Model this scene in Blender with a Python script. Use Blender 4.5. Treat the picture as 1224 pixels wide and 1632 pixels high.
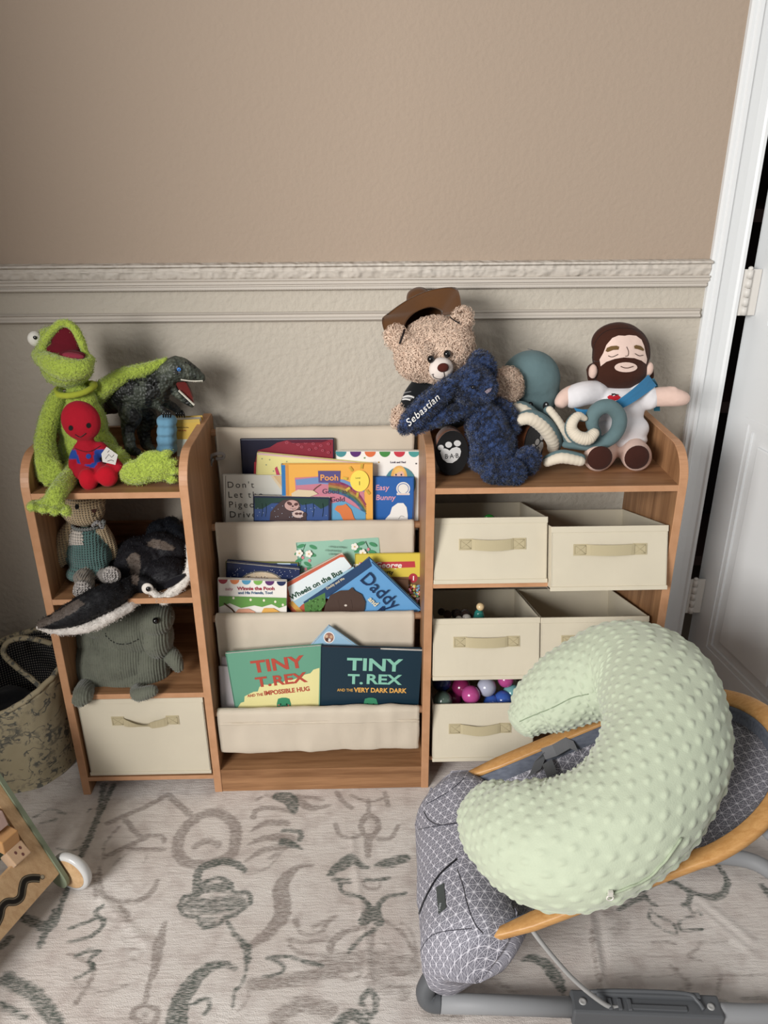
import bpy, bmesh, math, random
import numpy as np
from mathutils import Vector, Matrix, Euler, noise as mnoise
random.seed(7); rng=np.random.default_rng(7)
S=bpy.context.scene; COL=S.collection
for o in list(bpy.data.objects): bpy.data.objects.remove(o)
# ------------------------------------------------------------------ camera
CAM=np.array([.6195,-1.5979,1.2389]); PITCH,YAW,ROLL,FPX=.4174,.0216,-.0052,1259.26
_f=np.array([math.sin(YAW)*math.cos(PITCH),math.cos(YAW)*math.cos(PITCH),-math.sin(PITCH)])
_r=np.array([math.cos(YAW),-math.sin(YAW),0.]); _u=np.cross(_r,_f)
R0=_r*math.cos(ROLL)+_u*math.sin(ROLL); R1=-_r*math.sin(ROLL)+_u*math.cos(ROLL)
cd=bpy.data.cameras.new('camera'); cam=bpy.data.objects.new('camera',cd); COL.objects.link(cam)
cd.sensor_fit='VERTICAL'; cd.sensor_height=32; cd.lens=32*FPX/1632; cd.clip_start=.02
cam.matrix_world=Matrix(((R0[0],R1[0],-_f[0],CAM[0]),(R0[1],R1[1],-_f[1],CAM[1]),(R0[2],R1[2],-_f[2],CAM[2]),(0,0,0,1)))
S.camera=cam
# ------------------------------------------------------------------ light
def lin(h):
    h=h.lstrip('#'); v=[int(h[i:i+2],16)/255 for i in (0,2,4)]
    return tuple([x/12.92 if x<=.04045 else ((x+.055)/1.055)**2.4 for x in v]+[1.])
w=bpy.data.worlds.new('world'); S.world=w; w.use_nodes=True
w.node_tree.nodes['Background'].inputs[0].default_value=(.93,.96,1,1)
w.node_tree.nodes['Background'].inputs[1].default_value=.15
def area(name,loc,tgt,sx,sy,power,col,spread=180):
    l=bpy.data.lights.new(name,'AREA'); l.shape='RECTANGLE'; l.size=sx; l.size_y=sy; l.energy=power; l.color=col; l.spread=math.radians(spread)
    o=bpy.data.objects.new(name,l); COL.objects.link(o); o.location=loc
    o.rotation_euler=(Vector(tgt)-Vector(loc)).to_track_quat('-Z','Y').to_euler(); return o
area('window_light',(-1.2,-2.9,1.7),(.7,0,.75),1.3,1.2,60,(1,.985,.96),130)
area('fill_light_top',(.9,-1.9,2.5),(.85,-.4,.3),.5,.5,3,(1,.93,.84))  # weak overhead area light added as fill, no fixture there
S.view_settings.view_transform='Standard'; S.view_settings.look='None'; S.view_settings.gamma=1; S.view_settings.use_curve_mapping=False
S.view_settings.exposure=0.34
# ------------------------------------------------------------------ helpers
def ray(u,v): return _f+R0*(u-612)/FPX+R1*(816-v)/FPX
def PY(u,v,Y): d=ray(u,v); return CAM+d*(Y-CAM[1])/d[1]
def PZ(u,v,Z): d=ray(u,v); return CAM+d*(Z-CAM[2])/d[2]
def PP(u,v,p,n): d=ray(u,v); n=np.asarray(n,float); return CAM+d*(np.dot(np.asarray(p)-CAM,n)/np.dot(d,n))
V=Vector
class MB:
    def __init__(s): s.v=[];s.f=[];s.c=[];s.sm=[]
    def add(s,vs,fs,col='#ffffff',smooth=False,M=None):
        b=len(s.v)
        for p in vs:
            p=V(p)
            if M is not None: p=M@p
            s.v.append(tuple(p))
        c=lin(col) if isinstance(col,str) else col
        for f in fs: s.f.append([i+b for i in f]); s.c.append(c); s.sm.append(smooth)
        return s
    def build(s,name,mat,parent=None,world=True):
        me=bpy.data.meshes.new(name); me.from_pydata(s.v,[],s.f)
        a=me.color_attributes.new('Col','FLOAT_COLOR','CORNER')
        if mat.name=='printed_cover': s.c=[tuple((.87*q+.13*(.3*c[0]+.6*c[1]+.1*c[2]))*.94 for q in c[:3])+(1.,) for c in s.c]
        arr=np.repeat(np.array(s.c,dtype=np.float32),[len(f) for f in s.f],axis=0)
        a.data.foreach_set('color',arr.ravel()); me.polygons.foreach_set('use_smooth',s.sm)
        me.materials.append(mat); me.validate(); me.update()
        return link(name,me,parent)
def link(name,me,parent=None):
    o=bpy.data.objects.new(name,me); COL.objects.link(o)
    if parent is not None:
        o.parent=parent
        o.matrix_parent_inverse=getM(parent).inverted()
    return o
_MW={}
def getM(o):
    return _MW.get(o.name,Matrix())
def thing(name,label,cat,loc=(0,0,0),group=None):
    o=bpy.data.objects.new(name,None); COL.objects.link(o); o.empty_display_size=.03
    o.location=loc; _MW[o.name]=Matrix.Translation(V(loc)); tag(o,label,cat,group); return o
def tag(o,label=None,cat=None,group=None,kind=None):
    if label:o['label']=label
    if cat:o['category']=cat
    if group:o['group']=group
    if kind:o['kind']=kind
    return o
def sh(poly): return list(range(len(poly)))
def box(mb,x0,x1,y0,y1,z0,z1,col='#ffffff',M=None,bev=0):
    if bev<=0:
        vs=[(x,y,z) for x in(x0,x1) for y in(y0,y1) for z in(z0,z1)]
        mb.add(vs,[(0,1,3,2),(4,6,7,5),(0,4,5,1),(2,3,7,6),(0,2,6,4),(1,5,7,3)],col,False,M); return
    bm=bmesh.new(); bmesh.ops.create_cube(bm,size=1)
    for q in bm.verts: q.co=V(((x0+x1)/2+q.co.x*(x1-x0),(y0+y1)/2+q.co.y*(y1-y0),(z0+z1)/2+q.co.z*(z1-z0)))
    bmesh.ops.bevel(bm,geom=list(bm.edges),offset=bev,segments=2,affect='EDGES',profile=.5)
    frombm(mb,bm,col,M)
def frombm(mb,bm,col,M=None,smooth=False):
    bm.verts.index_update(); mb.add([tuple(q.co) for q in bm.verts],[[q.index for q in f.verts] for f in bm.faces],col,smooth,M); bm.free()
def prism(mb,poly,d0,d1,axis='y',col='#ffffff',M=None,smooth=False):
    """extrude 2D polygon (a,b) along axis"""
    def m(a,b,d): return {'x':(d,a,b),'y':(a,d,b),'z':(a,b,d)}[axis]
    n=len(poly); vs=[m(a,b,d0) for a,b in poly]+[m(a,b,d1) for a,b in poly]
    fs=[list(range(n))[::-1],list(range(n,2*n))]+[(i,(i+1)%n,n+(i+1)%n,n+i) for i in range(n)]
    mb.add(vs,fs,col,smooth,M)
def frames(pts):
    pts=[V(p) for p in pts]; n=len(pts); T=[]
    for i in range(n):
        a=pts[max(0,i-1)];b=pts[min(n-1,i+1)];T.append((b-a).normalized())
    up=V((0,0,1)) if abs(T[0].z)<.9 else V((0,1,0)); N=[(up-T[0]*up.dot(T[0])).normalized()]
    for i in range(1,n):
        q=N[-1]-T[i]*N[-1].dot(T[i]); N.append(q.normalized())
    return pts,T,N
def cat(pts,k=6):
    """catmull-rom resample of points (any dimension)"""
    P=np.array(pts,float); n=len(P); out=[]
    for i in range(n-1):
        p0=P[max(i-1,0)];p1=P[i];p2=P[i+1];p3=P[min(i+2,n-1)]
        for j in range(k):
            t=j/k; out.append(.5*((2*p1)+(p2-p0)*t+(2*p0-5*p1+4*p2-p3)*t*t+(-p0+3*p1-3*p2+p3)*t**3))
    out.append(P[-1]); return np.array(out)
def tube(mb,pts,rad,seg=12,col='#ffffff',caps=True,sy=1.,M=None,closed=False,round_ends=False):
    if closed: pts=list(pts)+[pts[0]]
    pts,T,N=frames(pts); n=len(pts)
    if np.isscalar(rad): rad=[rad]*n
    rad=list(rad)
    if round_ends:
        r=rad[0]; e0=[(pts[0]-T[0]*r*math.sin(a),r*math.cos(a)) for a in (1.5,1.1,.6)]
        r2=rad[-1]; e1=[(pts[-1]+T[-1]*r2*math.sin(a),r2*math.cos(a)) for a in (.6,1.1,1.5)]
        pts=[p for p,_ in e0]+pts+[p for p,_ in e1]; rad=[q for _,q in e0]+rad+[q for _,q in e1]
        T=[T[0]]*3+T+[T[-1]]*3; N=[N[0]]*3+N+[N[-1]]*3; n=len(pts)
    vs=[];fs=[]
    for i in range(n):
        B=T[i].cross(N[i])
        for k in range(seg):
            a=2*math.pi*k/seg; vs.append(pts[i]+N[i]*math.cos(a)*rad[i]+B*math.sin(a)*rad[i]*sy)
    for i in range(n-1):
        for k in range(seg): fs.append((i*seg+k,i*seg+(k+1)%seg,(i+1)*seg+(k+1)%seg,(i+1)*seg+k))
    if caps and not closed: fs+= [list(range(seg))[::-1],[ (n-1)*seg+k for k in range(seg)]]
    mb.add(vs,fs,col,True,M)
def ribbon(mb,pts,wd,th,col='#ffffff',side=(1,0,0),M=None):
    """flat strap of width wd (along side) and thickness th following pts"""
    P=[V(p) for p in pts]; n=len(P); s=V(side).normalized(); vs=[];fs=[]
    for i in range(n):
        t=(P[min(i+1,n-1)]-P[max(0,i-1)]).normalized(); nn=t.cross(s).normalized()
        for a,b in((-1,-1),(1,-1),(1,1),(-1,1)): vs.append(P[i]+s*(a*wd/2)+nn*(b*th/2))
    for i in range(n-1):
        for k in range(4): fs.append((i*4+k,i*4+(k+1)%4,(i+1)*4+(k+1)%4,(i+1)*4+k))
    fs+=[(0,1,2,3)[::-1],tuple((n-1)*4+k for k in range(4))]; mb.add(vs,fs,col,False,M)
def ell(mb,c,r,col='#ffffff',rot=(0,0,0),seg=20,ring=12,M=None,lo=-90,hi=90):
    r=(r,r,r) if np.isscalar(r) else r; E=Euler(rot).to_matrix(); vs=[];fs=[]
    for i in range(ring+1):
        t=math.radians(lo+(hi-lo)*i/ring)
        for k in range(seg):
            a=2*math.pi*k/seg; vs.append(V(c)+E@V((r[0]*math.cos(t)*math.cos(a),r[1]*math.cos(t)*math.sin(a),r[2]*math.sin(t))))
    for i in range(ring):
        for k in range(seg): fs.append((i*seg+k,i*seg+(k+1)%seg,(i+1)*seg+(k+1)%seg,(i+1)*seg+k))
    mb.add(vs,fs,col,True,M)
def lathe(mb,prof,seg=32,col='#ffffff',M=None,smooth=True):
    vs=[];fs=[];n=len(prof)
    for r,z in prof:
        for k in range(seg): a=2*math.pi*k/seg; vs.append((r*math.cos(a),r*math.sin(a),z))
    for i in range(n-1):
        for k in range(seg): fs.append((i*seg+k,i*seg+(k+1)%seg,(i+1)*seg+(k+1)%seg,(i+1)*seg+k))
    mb.add(vs,fs,col,smooth,M)
def basis(o,x,y,z):
    return Matrix(((x[0],y[0],z[0],o[0]),(x[1],y[1],z[1],o[1]),(x[2],y[2],z[2],o[2]),(0,0,0,1)))
# ------------------------------------------------------------------ materials
def mat(name,col=None,rough=.6,spec=.4,bump=None,var=None,sheen=0,metal=0,stretch=None,trans=0,coat=0,extra=None):
    """col None -> colour attribute. bump=(scale,strength,dist,type,detail) ; var=(scale,amount)"""
    m=bpy.data.materials.new(name); m.use_nodes=True; nt=m.node_tree; N=nt.nodes; L=nt.links; b=N['Principled BSDF']
    b.inputs['Roughness'].default_value=rough; b.inputs['Specular IOR Level'].default_value=spec; b.inputs['Metallic'].default_value=metal
    b.inputs['Coat Weight'].default_value=coat
    if sheen: b.inputs['Sheen Weight'].default_value=sheen; b.inputs['Sheen Roughness'].default_value=.5
    if trans: b.inputs['Transmission Weight'].default_value=trans
    if col is None:
        a=N.new('ShaderNodeAttribute'); a.attribute_name='Col'; out=a.outputs['Color']
    else:
        a=N.new('ShaderNodeRGB'); a.outputs[0].default_value=lin(col); out=a.outputs[0]
    tc=N.new('ShaderNodeTexCoord'); mp=N.new('ShaderNodeMapping'); L.new(tc.outputs['Object'],mp.inputs[0])
    if stretch: mp.inputs['Scale'].default_value=stretch
    if var:
        n=N.new('ShaderNodeTexNoise'); n.inputs['Scale'].default_value=var[0]; n.inputs['Detail'].default_value=4; L.new(mp.outputs[0],n.inputs[0])
        mr=N.new('ShaderNodeMapRange'); mr.inputs[1].default_value=.3; mr.inputs[2].default_value=.7; mr.inputs[3].default_value=1-var[1]; mr.inputs[4].default_value=1+var[1]; L.new(n.outputs[0],mr.inputs[0])
        mx=N.new('ShaderNodeMix'); mx.data_type='RGBA'; mx.blend_type='MULTIPLY'; mx.inputs[0].default_value=1
        L.new(out,mx.inputs[6]); L.new(mr.outputs[0],mx.inputs[7]); out=mx.outputs[2]
    L.new(out,b.inputs['Base Color'])
    if bump:
        sc,st,di,ty,de=bump
        if ty=='noise': t=N.new('ShaderNodeTexNoise'); t.inputs['Scale'].default_value=sc; t.inputs['Detail'].default_value=de; o=t.outputs[0]
        elif ty=='voronoi': t=N.new('ShaderNodeTexVoronoi'); t.inputs['Scale'].default_value=sc; o=t.outputs[0]
        elif ty=='wave': t=N.new('ShaderNodeTexWave'); t.inputs['Scale'].default_value=sc; t.inputs['Distortion'].default_value=de; o=t.outputs[1]
        elif ty=='weave':
            mpw=[]
            for ax in ('X','Z'):
                t=N.new('ShaderNodeTexWave'); t.bands_direction=ax; t.inputs['Scale'].default_value=sc; t.inputs['Distortion'].default_value=de; L.new(mp.outputs[0],t.inputs[0]); mpw.append(t)
            a=N.new('ShaderNodeMath'); a.operation='ADD'; L.new(mpw[0].outputs[1],a.inputs[0]); L.new(mpw[1].outputs[1],a.inputs[1]); o=a.outputs[0]; t=None
        if t is not None: L.new(mp.outputs[0],t.inputs[0])
        bp=N.new('ShaderNodeBump'); bp.inputs['Strength'].default_value=st; bp.inputs['Distance'].default_value=di; L.new(o,bp.inputs['Height']); L.new(bp.outputs[0],b.inputs['Normal'])
    m['_b']=0
    return m
def wood(name,c1,c2,stretch,scale=1.,rough=.45,contrast=.5):
    m=bpy.data.materials.new(name); m.use_nodes=True; nt=m.node_tree; N=nt.nodes; L=nt.links; b=N['Principled BSDF']
    tc=N.new('ShaderNodeTexCoord'); mp=N.new('ShaderNodeMapping'); mp.inputs['Scale'].default_value=stretch; L.new(tc.outputs['Object'],mp.inputs[0])
    n1=N.new('ShaderNodeTexNoise'); n1.inputs['Scale'].default_value=9*scale; n1.inputs['Detail'].default_value=6; n1.inputs['Distortion'].default_value=.6; L.new(mp.outputs[0],n1.inputs[0])
    n2=N.new('ShaderNodeTexNoise'); n2.inputs['Scale'].default_value=55*scale; n2.inputs['Detail'].default_value=3; L.new(mp.outputs[0],n2.inputs[0])
    ad=N.new('ShaderNodeMath'); ad.operation='MULTIPLY_ADD'; ad.inputs[1].default_value=.45; L.new(n2.outputs[0],ad.inputs[0]); L.new(n1.outputs[0],ad.inputs[2])
    r=N.new('ShaderNodeValToRGB'); r.color_ramp.elements[0].position=.72-contrast*.24; r.color_ramp.elements[1].position=.72+contrast*.24
    r.color_ramp.elements[0].color=lin(c1); r.color_ramp.elements[1].color=lin(c2); L.new(ad.outputs[0],r.inputs[0]); L.new(r.outputs[0],b.inputs['Base Color'])
    b.inputs['Roughness'].default_value=rough; b.inputs['Specular IOR Level'].default_value=.35
    bp=N.new('ShaderNodeBump'); bp.inputs['Strength'].default_value=.15; bp.inputs['Distance'].default_value=.001; L.new(ad.outputs[0],bp.inputs['Height']); L.new(bp.outputs[0],b.inputs['Normal'])
    return m
M_WALLT=mat('wall_paint_tan','#a49383',.85,.2,(95,.35,.004,'noise',3))
M_WALLG=mat('wall_paint_greige','#bab2a5',.8,.25,(85,.6,.005,'noise',3))
M_TRIMG=mat('trim_paint_greige','#c2bab0',.6,.3,(160,.15,.002,'noise',2))
M_TRIME=mat('trim_embossed_greige','#c2bab0',.6,.3,(55,1,.009,'noise',1))
M_WHITE=mat('trim_paint_white','#dfe1e2',.4,.4)
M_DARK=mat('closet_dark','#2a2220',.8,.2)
M_HINGE=mat('painted_hinge','#d6d2cc',.45,.4)
W1,W2='#7a5538','#a47a56'
M_WX=wood('walnut_grain_along_shelf',W1,W2,(.35,7,7),1,.45,.9)
M_WZ=wood('walnut_grain_upright',W1,W2,(7,7,.35),1,.45,.9)
M_EDGE=wood('walnut_edge_band','#ad7f5b','#c29370',(1,6,1),1,.45,1)
M_DOWEL=wood('pale_dowel','#c89a76','#d9b390',(3,25,25))
M_CANVAS=mat('sling_canvas','#dccfbc',.85,.2,(420,.5,.0012,'weave',0),(14,.03))
M_BIN=mat('bin_fabric','#e2d8c2',.9,.15,(520,.5,.0010,'weave',0),(10,.03))
M_BAND=mat('bin_webbing','#d2c4a0',.85,.2,(350,.6,.0012,'weave',0))
M_INK=mat('printed_cover',None,.38,.4)
M_PAGE=mat('book_pages','#d8d2c6',.8,.2,(900,.4,.0006,'noise',1),None,stretch=(1,40,1))
M_PLASTIC=mat('smooth_plastic',None,.18,.5)
M_BLACKP=mat('black_button','#0c0b0c',.12,.6)
M_FELT=mat('felt',None,.9,.1,(260,.4,.001,'noise',3),None,.3)
M_PLUSH=mat('short_pile_plush',None,.92,.1,(330,.9,.0025,'noise',4),(120,.16),.35)
M_TERRY=mat('terry_plush',None,.95,.1,(210,1,.005,'noise',3),(150,.16),.4)
M_FLEECE=mat('smooth_plush',None,.9,.12,(70,.35,.004,'noise',3),(25,.08),.08)
M_CLOTH=mat('cotton_cloth',None,.85,.15,(320,.35,.001,'weave',0),(30,.05),.15)
M_FUR=mat('curly_fur',None,.75,.25,(90,.5,.004,'noise',2),(60,.1),.2)
def attrcol(mb,mat_,name,parent): return mb.build(name,mat_,parent)
# ------------------------------------------------------------------ setting
def struct(name,mb,m):
    o=mb.build(name,m); o['kind']='structure'; return o
WY=.02   # face of the back wall
f=MB(); box(f,-1.6,2.6,-3.4,1.2,-.10,-.008); struct('floor',f,mat('floor_boards','#8c7a68',.6,.3))
f=MB(); box(f,-1.6,1.318,WY,WY+.1,-.01,.9455); struct('wall_back',f,M_WALLG)
f=MB(); box(f,-1.6,1.318,WY,WY+.1,1.058,2.7); struct('wall_back_upper',f,M_WALLT)
f=MB(); box(f,-1.6,1.318,WY,WY+.1,.9455,1.058); struct('wall_back_band',f,M_WALLG)
f=MB(); box(f,-.46,-.36,-1.08,.02,-.01,2.7); struct('light_blocker_left',f,M_WALLT)  # unseen wall added to block window light and darken the left side
f=MB(); box(f,1.318,2.6,WY,WY+.1,2.2,2.7); struct('wall_over_door',f,M_WALLT)
def profile(mb,prof,x0,x1):  # prof: (y,z) polygon extruded along x
    prism(mb,prof,x0,x1,'x')
y=WY
TX=1.302
f=MB(); profile(f,[(y+.01,1.060),(y-.004,1.060),(y-.020,1.058),(y-.022,1.0545),(y-.014,1.051),(y-.014,1.046),(y-.0155,1.044),(y-.012,1.033),(y-.010,1.030),(y+.01,1.030)],-1.6,TX); struct('trim_1',f,M_TRIME)
f=MB(); profile(f,[(y+.01,1.030),(y-.016,1.030),(y-.018,1.0275),(y-.014,1.025),(y-.016,1.0225),(y-.016,1.020),(y-.011,1.018),(y-.011,1.0155),(y+.01,1.0155)],-1.6,TX)
# rope bead under the rail
ang=0
pts=[]; 
for i in range(1160):
    x=TX-.002-i*.0025; r=.0042
    k=i%2; pts.append((x,y-.0085-(.0012 if k else 0),1.0115))
tube(f,pts,.0042,6,caps=True)
struct('trim_2',f,M_TRIMG)
f=MB(); profile(f,[(y+.01,.9645),(y-.006,.9645),(y-.011,.962),(y-.007,.9595),(y-.007,.9555),(y-.012,.953),(y-.014,.950),(y-.010,.9475),(y-.006,.9455),(y+.01,.9455)],-1.6,TX-.006); struct('trim_3',f,M_TRIMG)
# door casing standing on the back wall
f=MB(); prism(f,[(1.3025,y+.02),(1.3025,y-.010),(1.306,y-.014),(1.312,y-.014),(1.315,y-.019),(1.322,y-.019),(1.326,y-.014),(1.345,y-.010),(1.360,y-.009),(1.364,y-.012),(1.370,y-.012),(1.372,y-.006),(1.372,y+.12),(1.35,y+.12),(1.35,y+.02)],-.008,2.7,'z'); struct('trim_4',f,M_WHITE)
# closet beyond the door gap
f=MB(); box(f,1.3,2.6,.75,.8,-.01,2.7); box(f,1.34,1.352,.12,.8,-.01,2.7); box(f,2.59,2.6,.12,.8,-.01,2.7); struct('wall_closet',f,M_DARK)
f=MB(); 
for z in(.16,.62,1.10,1.42): box(f,1.36,2.5,.42,.72,z,z+.03)
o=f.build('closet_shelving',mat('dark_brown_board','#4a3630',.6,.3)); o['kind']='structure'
# open door leaf: hinge edge near the casing, leaf runs toward the room
hx,hy=1.4095,.044
f=MB()
dv=np.array([.155,-.988,0]); dv/=np.linalg.norm(dv); nx=np.array([dv[1],-dv[0],0])  # nx: face normal, toward the left/camera
DM=basis((hx,hy,0),dv,-nx,(0,0,1))   # x along leaf, y = away from the visible face
LW=.76
box(f,0,LW,.004,.034,.012,2.03,M=DM)
def frame_panel(mb,a0,a1,z0,z1):
    for (p,q,r_,s_) in ((a0,a1,z0,z0+.1),): pass
    # raised stile surface is y 0..004 around recessed panels
st=[(0,.062,.012,2.03),(LW-.062,LW,.012,2.03)]+[(.062,LW-.062,a_,b_) for a_,b_ in ((.012,.17),(.745,.925),(1.50,1.60),(1.90,2.03))]+[(.34,.42,a_,b_) for a_,b_ in ((.17,.745),(.925,1.5),(1.6,1.9))]
for a0,a1,z0,z1 in st: box(f,a0,a1,-.004,.006,z0,z1,M=DM)
for a0,a1 in((.062,.34),(.42,LW-.062)):
    for z0,z1 in((.17,.745),(.925,1.50),(1.60,1.90)):
        m_=.012
        for k,(i0,i1,y0,y1) in enumerate(((0,m_,-.0045,.004),(m_,2*m_,-.0015,.004))):
            for b_ in ((a0+i0,a1-i0,z0+i0,z0+i1),(a0+i0,a1-i0,z1-i1,z1-i0),(a0+i0,a0+i1,z0+i0,z1-i0),(a1-i1,a1-i0,z0+i0,z1-i0)):
                yo=.0003*(b_[3]-b_[2]>.05); box(f,b_[0],b_[1],y0+yo,y1,b_[2],b_[3],M=DM)
        box(f,a0+.05,a1-.05,-.002,.004,z0+.05,z1-.05,M=DM,bev=.003)
struct('door_1',f,M_WHITE)
for zc in (.995,.295,1.8):
    f=MB(); Mh=basis((1.3845,.012,zc),(1,0,0),(0,1,0),(0,0,1))
    for k in range(5): 
        tube(f,[(0,0,-.045+.018*k+.0008),(0,0,-.045+.018*(k+1)-.0008)],.0065,10,M=Mh)
    box(f,-.012,.0,.0,.004,-.045,.045,M=Mh); box(f,0,.024,.001,.005,-.045,.045,M=Mh)
    ell(f,(0,0,.047),(.005,.005,.004),M=Mh)
    o=f.build('trim_5' if zc==.995 else ('trim_6' if zc<.9 else 'trim_7'),M_HINGE); o['kind']='structure'
# ------------------------------------------------------------------ shelf unit
D=.278; X1,X2,XW,t=.2812,.741,1.2,.016
unit=thing('toy_shelf','long low wood-look toy shelf with cubbies, a sling book rack and storage bins','shelf',(0.6,-.14,0))
def panel(x0,x1,name):
    h=.7635; r=.062; pl=[(0.0,0.0),(0.0,h-.012),(-.004,h-.004),(-.012,h)]
    pl+=[(-D+r-r*math.sin(a),h-r+r*math.cos(a)) for a in np.linspace(0,math.pi/2,12)]+[(-D,0)]
    f=MB(); prism(f,pl,x0,x1,'x'); o=f.build(name,M_WZ,unit)
    f=MB(); # edge banding strip along the front and top
    e=[p for p in pl[3:]]; 
    for a,b in zip(e[:-1],e[1:]):
        d=V((0,b[0]-a[0],b[1]-a[1])).normalized(); n=V((0,d.z,-d.y))*-.0012 if False else V((0,-abs(d.z),abs(d.y)))*.0008
        vs=[(x,a[0]+n.y,a[1]+n.z) for x in (x0+.0008,x1-.0008)]+[(x,b[0]+n.y,b[1]+n.z) for x in (x1-.0008,x0+.0008)]
        vs+=[(x0,a[0],a[1]),(x1,a[0],a[1]),(x1,b[0],b[1]),(x0,b[0],b[1])]
        f.add(vs,[(0,1,2,3),(4,0,3,7),(1,5,6,2)])
    f.build('edge_band',M_EDGE,o); return o
panel(0,t,'side_panel'); panel(X1,X1+t,'divider_panel'); panel(X2-t,X2,'divider_panel'); panel(XW-t,XW,'side_panel')
def shelf(x0,x1,z,th=.0115,y0=-D+.001,y1=-.002):
    f=MB(); box(f,x0,x1,y0,y1,z-th,z); o=f.build('shelf_board',M_WX,unit)
    f=MB(); box(f,x0,x1,y0-.0012,y0+.0005,z-th,z); f.build('edge_band',M_EDGE,o); return o
shelf(t,X1,.6986); shelf(X2,XW-t,.6986)
shelf(t,X1,.4805); shelf(t,X1,.260); shelf(t,X1,.046,.0095)
f=MB(); box(f,X1+t,X2-t,-D+.0138,-.002,.045,.0574); f.build('base_board',M_WX,unit)
f=MB(); box(f,X1+t,X2-t,-D+.001,-D+.014,0,.0575); f.build('plinth',M_WX,unit)
for x0,x1,zs in((t,X1,(.6986,.4805,.26)),(X2,XW-t,(.6986,))):
    for z in zs:
        f=MB(); box(f,x0,x1,-.012,-.002,z,z+.038); f.build('back_rail',M_WX,unit)
TAU=math.radians(17)
def tilted(z,y0=0,th=.0105):  # bin shelf: front edge at z, sloping down to the back
    Mt=basis((0,-D+.002,z),(1,0,0),(0,math.cos(TAU),-math.sin(TAU)),(0,math.sin(TAU),math.cos(TAU)))
    f=MB(); box(f,X2,XW-t,y0,.272,-th,0,M=Mt); o=f.build('sloped_bin_shelf',M_WX,unit)
    f=MB(); box(f,X2,XW-t,y0-.001,y0+.0005,-th,0,M=Mt); f.build('edge_band',M_EDGE,o)
tilted(.503); tilted(.289,.012,.008); tilted(.077,.012,.008)
# sling rods and cloth
RY=[-.028,-.115,-.190,-.262]; RZ=[.7275,.552,.379,.196]; rr=.0075
for a,b in zip(RY,RZ):
    f=MB(); tube(f,[(X1+t-.001,a,b),(X2-t+.001,a,b)],rr,14); f.build('dowel_rod',M_DOWEL,unit)
CX0,CX1=.3075,.7165
def cloth(path,name,x0,x1,amp,thick=.0016,seed=0):
    pp=cat(path,8); nx_=70; n=len(pp); vs=[];fs=[]
    T=np.gradient(pp,axis=0); Nn=np.stack([T[:,1],-T[:,0]],1); Nn/=np.linalg.norm(Nn,axis=1)[:,None]+1e-9
    for side in(0,1):
        for i in range(n):
            for k in range(nx_+1):
                x=x0+(x1-x0)*k/nx_
                wv=amp[i*len(amp)//n] if not np.isscalar(amp) else amp
                d=wv*(mnoise.noise(V((x*14,pp[i][1]*7,seed)))+.5*mnoise.noise(V((x*40,pp[i][1]*12,seed+3))))
                edge=.0016*mnoise.noise(V((pp[i][0]*30,pp[i][1]*30,seed+k//nx_)))
                q=pp[i]+Nn[i]*(d+(side-.5)*thick)
                vs.append((x+edge*(1 if k in(0,nx_) else 0),q[0],q[1]))
    w_=nx_+1
    for side in(0,1):
        o=side*n*w_
        for i in range(n-1):
            for k in range(nx_):
                a=o+i*w_+k; q=(a,a+1,a+w_+1,a+w_); fs.append(q if side else q[::-1])
    B=n*w_
    for i in range(n-1):
        for k in(0,nx_): a=i*w_+k; fs.append((a,a+w_,B+a+w_,B+a))
    for k in range(nx_):
        for i in(0,n-1): a=i*w_+k; fs.append((a,a+1,B+a+1,B+a))
    f=MB(); f.add(vs,fs,'#ffffff',True); bm=None
    return f.build(name,M_CANVAS,unit)
R_=rr+.0025
def arc(i,a0,a1,k=6): return [(RY[i]+R_*math.cos(a),RZ[i]+R_*math.sin(a)) for a in np.linspace(a0,a1,k)]
pi=math.pi
for i in range(3):
    y0,z0=RY[i],RZ[i]; y1,z1=RY[i+1],RZ[i+1]
    zb=z1-.105 if i<2 else .100
    # over rod i (back to front), hanging down, round the pocket bottom, up to rod i+1
    path=arc(i,-.2*pi+0,pi)+[(y0-R_-.001,z0-.03),(y0-R_-.002,z1+.02),(y0-R_-.003,zb+.02),(y0-R_-.008,zb+.003),((y0+y1)/2-.004,zb-.004),(y1+R_+.006,zb+.003),(y1+R_+.001,zb+.02),(y1+R_+.0005,z1-.01)]
    cloth(path,'sling_cloth',CX0-.002*i,CX1-.003*i,.0016,seed=i*5)
path=[(RY[3]+R_+.002,RZ[3]-.045)]+arc(3,0,pi)+[(RY[3]-R_-.0006,RZ[3]-.020),(RY[3]-R_-.0015,RZ[3]-.0215),(RY[3]-R_-.0004,RZ[3]-.024),(RY[3]-R_+.001,RZ[3]-.06),(RY[3]-R_+.003,.104),(RY[3]-R_+.008,.095),(RY[3]+.01,.091),(RY[3]+.04,.092),(RY[3]+.055,.10)]
cloth(path,'sling_cloth',.302,.7195,.0040,seed=31)
for i in(1,2,3):   # hem stitching below each rod
    f=MB()
    for k in range(130):
        x=CX0+.006+k*.0031
        if x>CX1-.005: break
        tube(f,[(x,RY[i]-R_-.0014,RZ[i]-.0165 if i==3 else RZ[i]-.012),(x+.0018,RY[i]-R_-.0014,RZ[i]-.0165 if i==3 else RZ[i]-.012)],.00035,4)
    if i==3: f.build('hem_stitching',mat('stitch_thread','#bfae98',.9,.1),unit)
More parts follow.
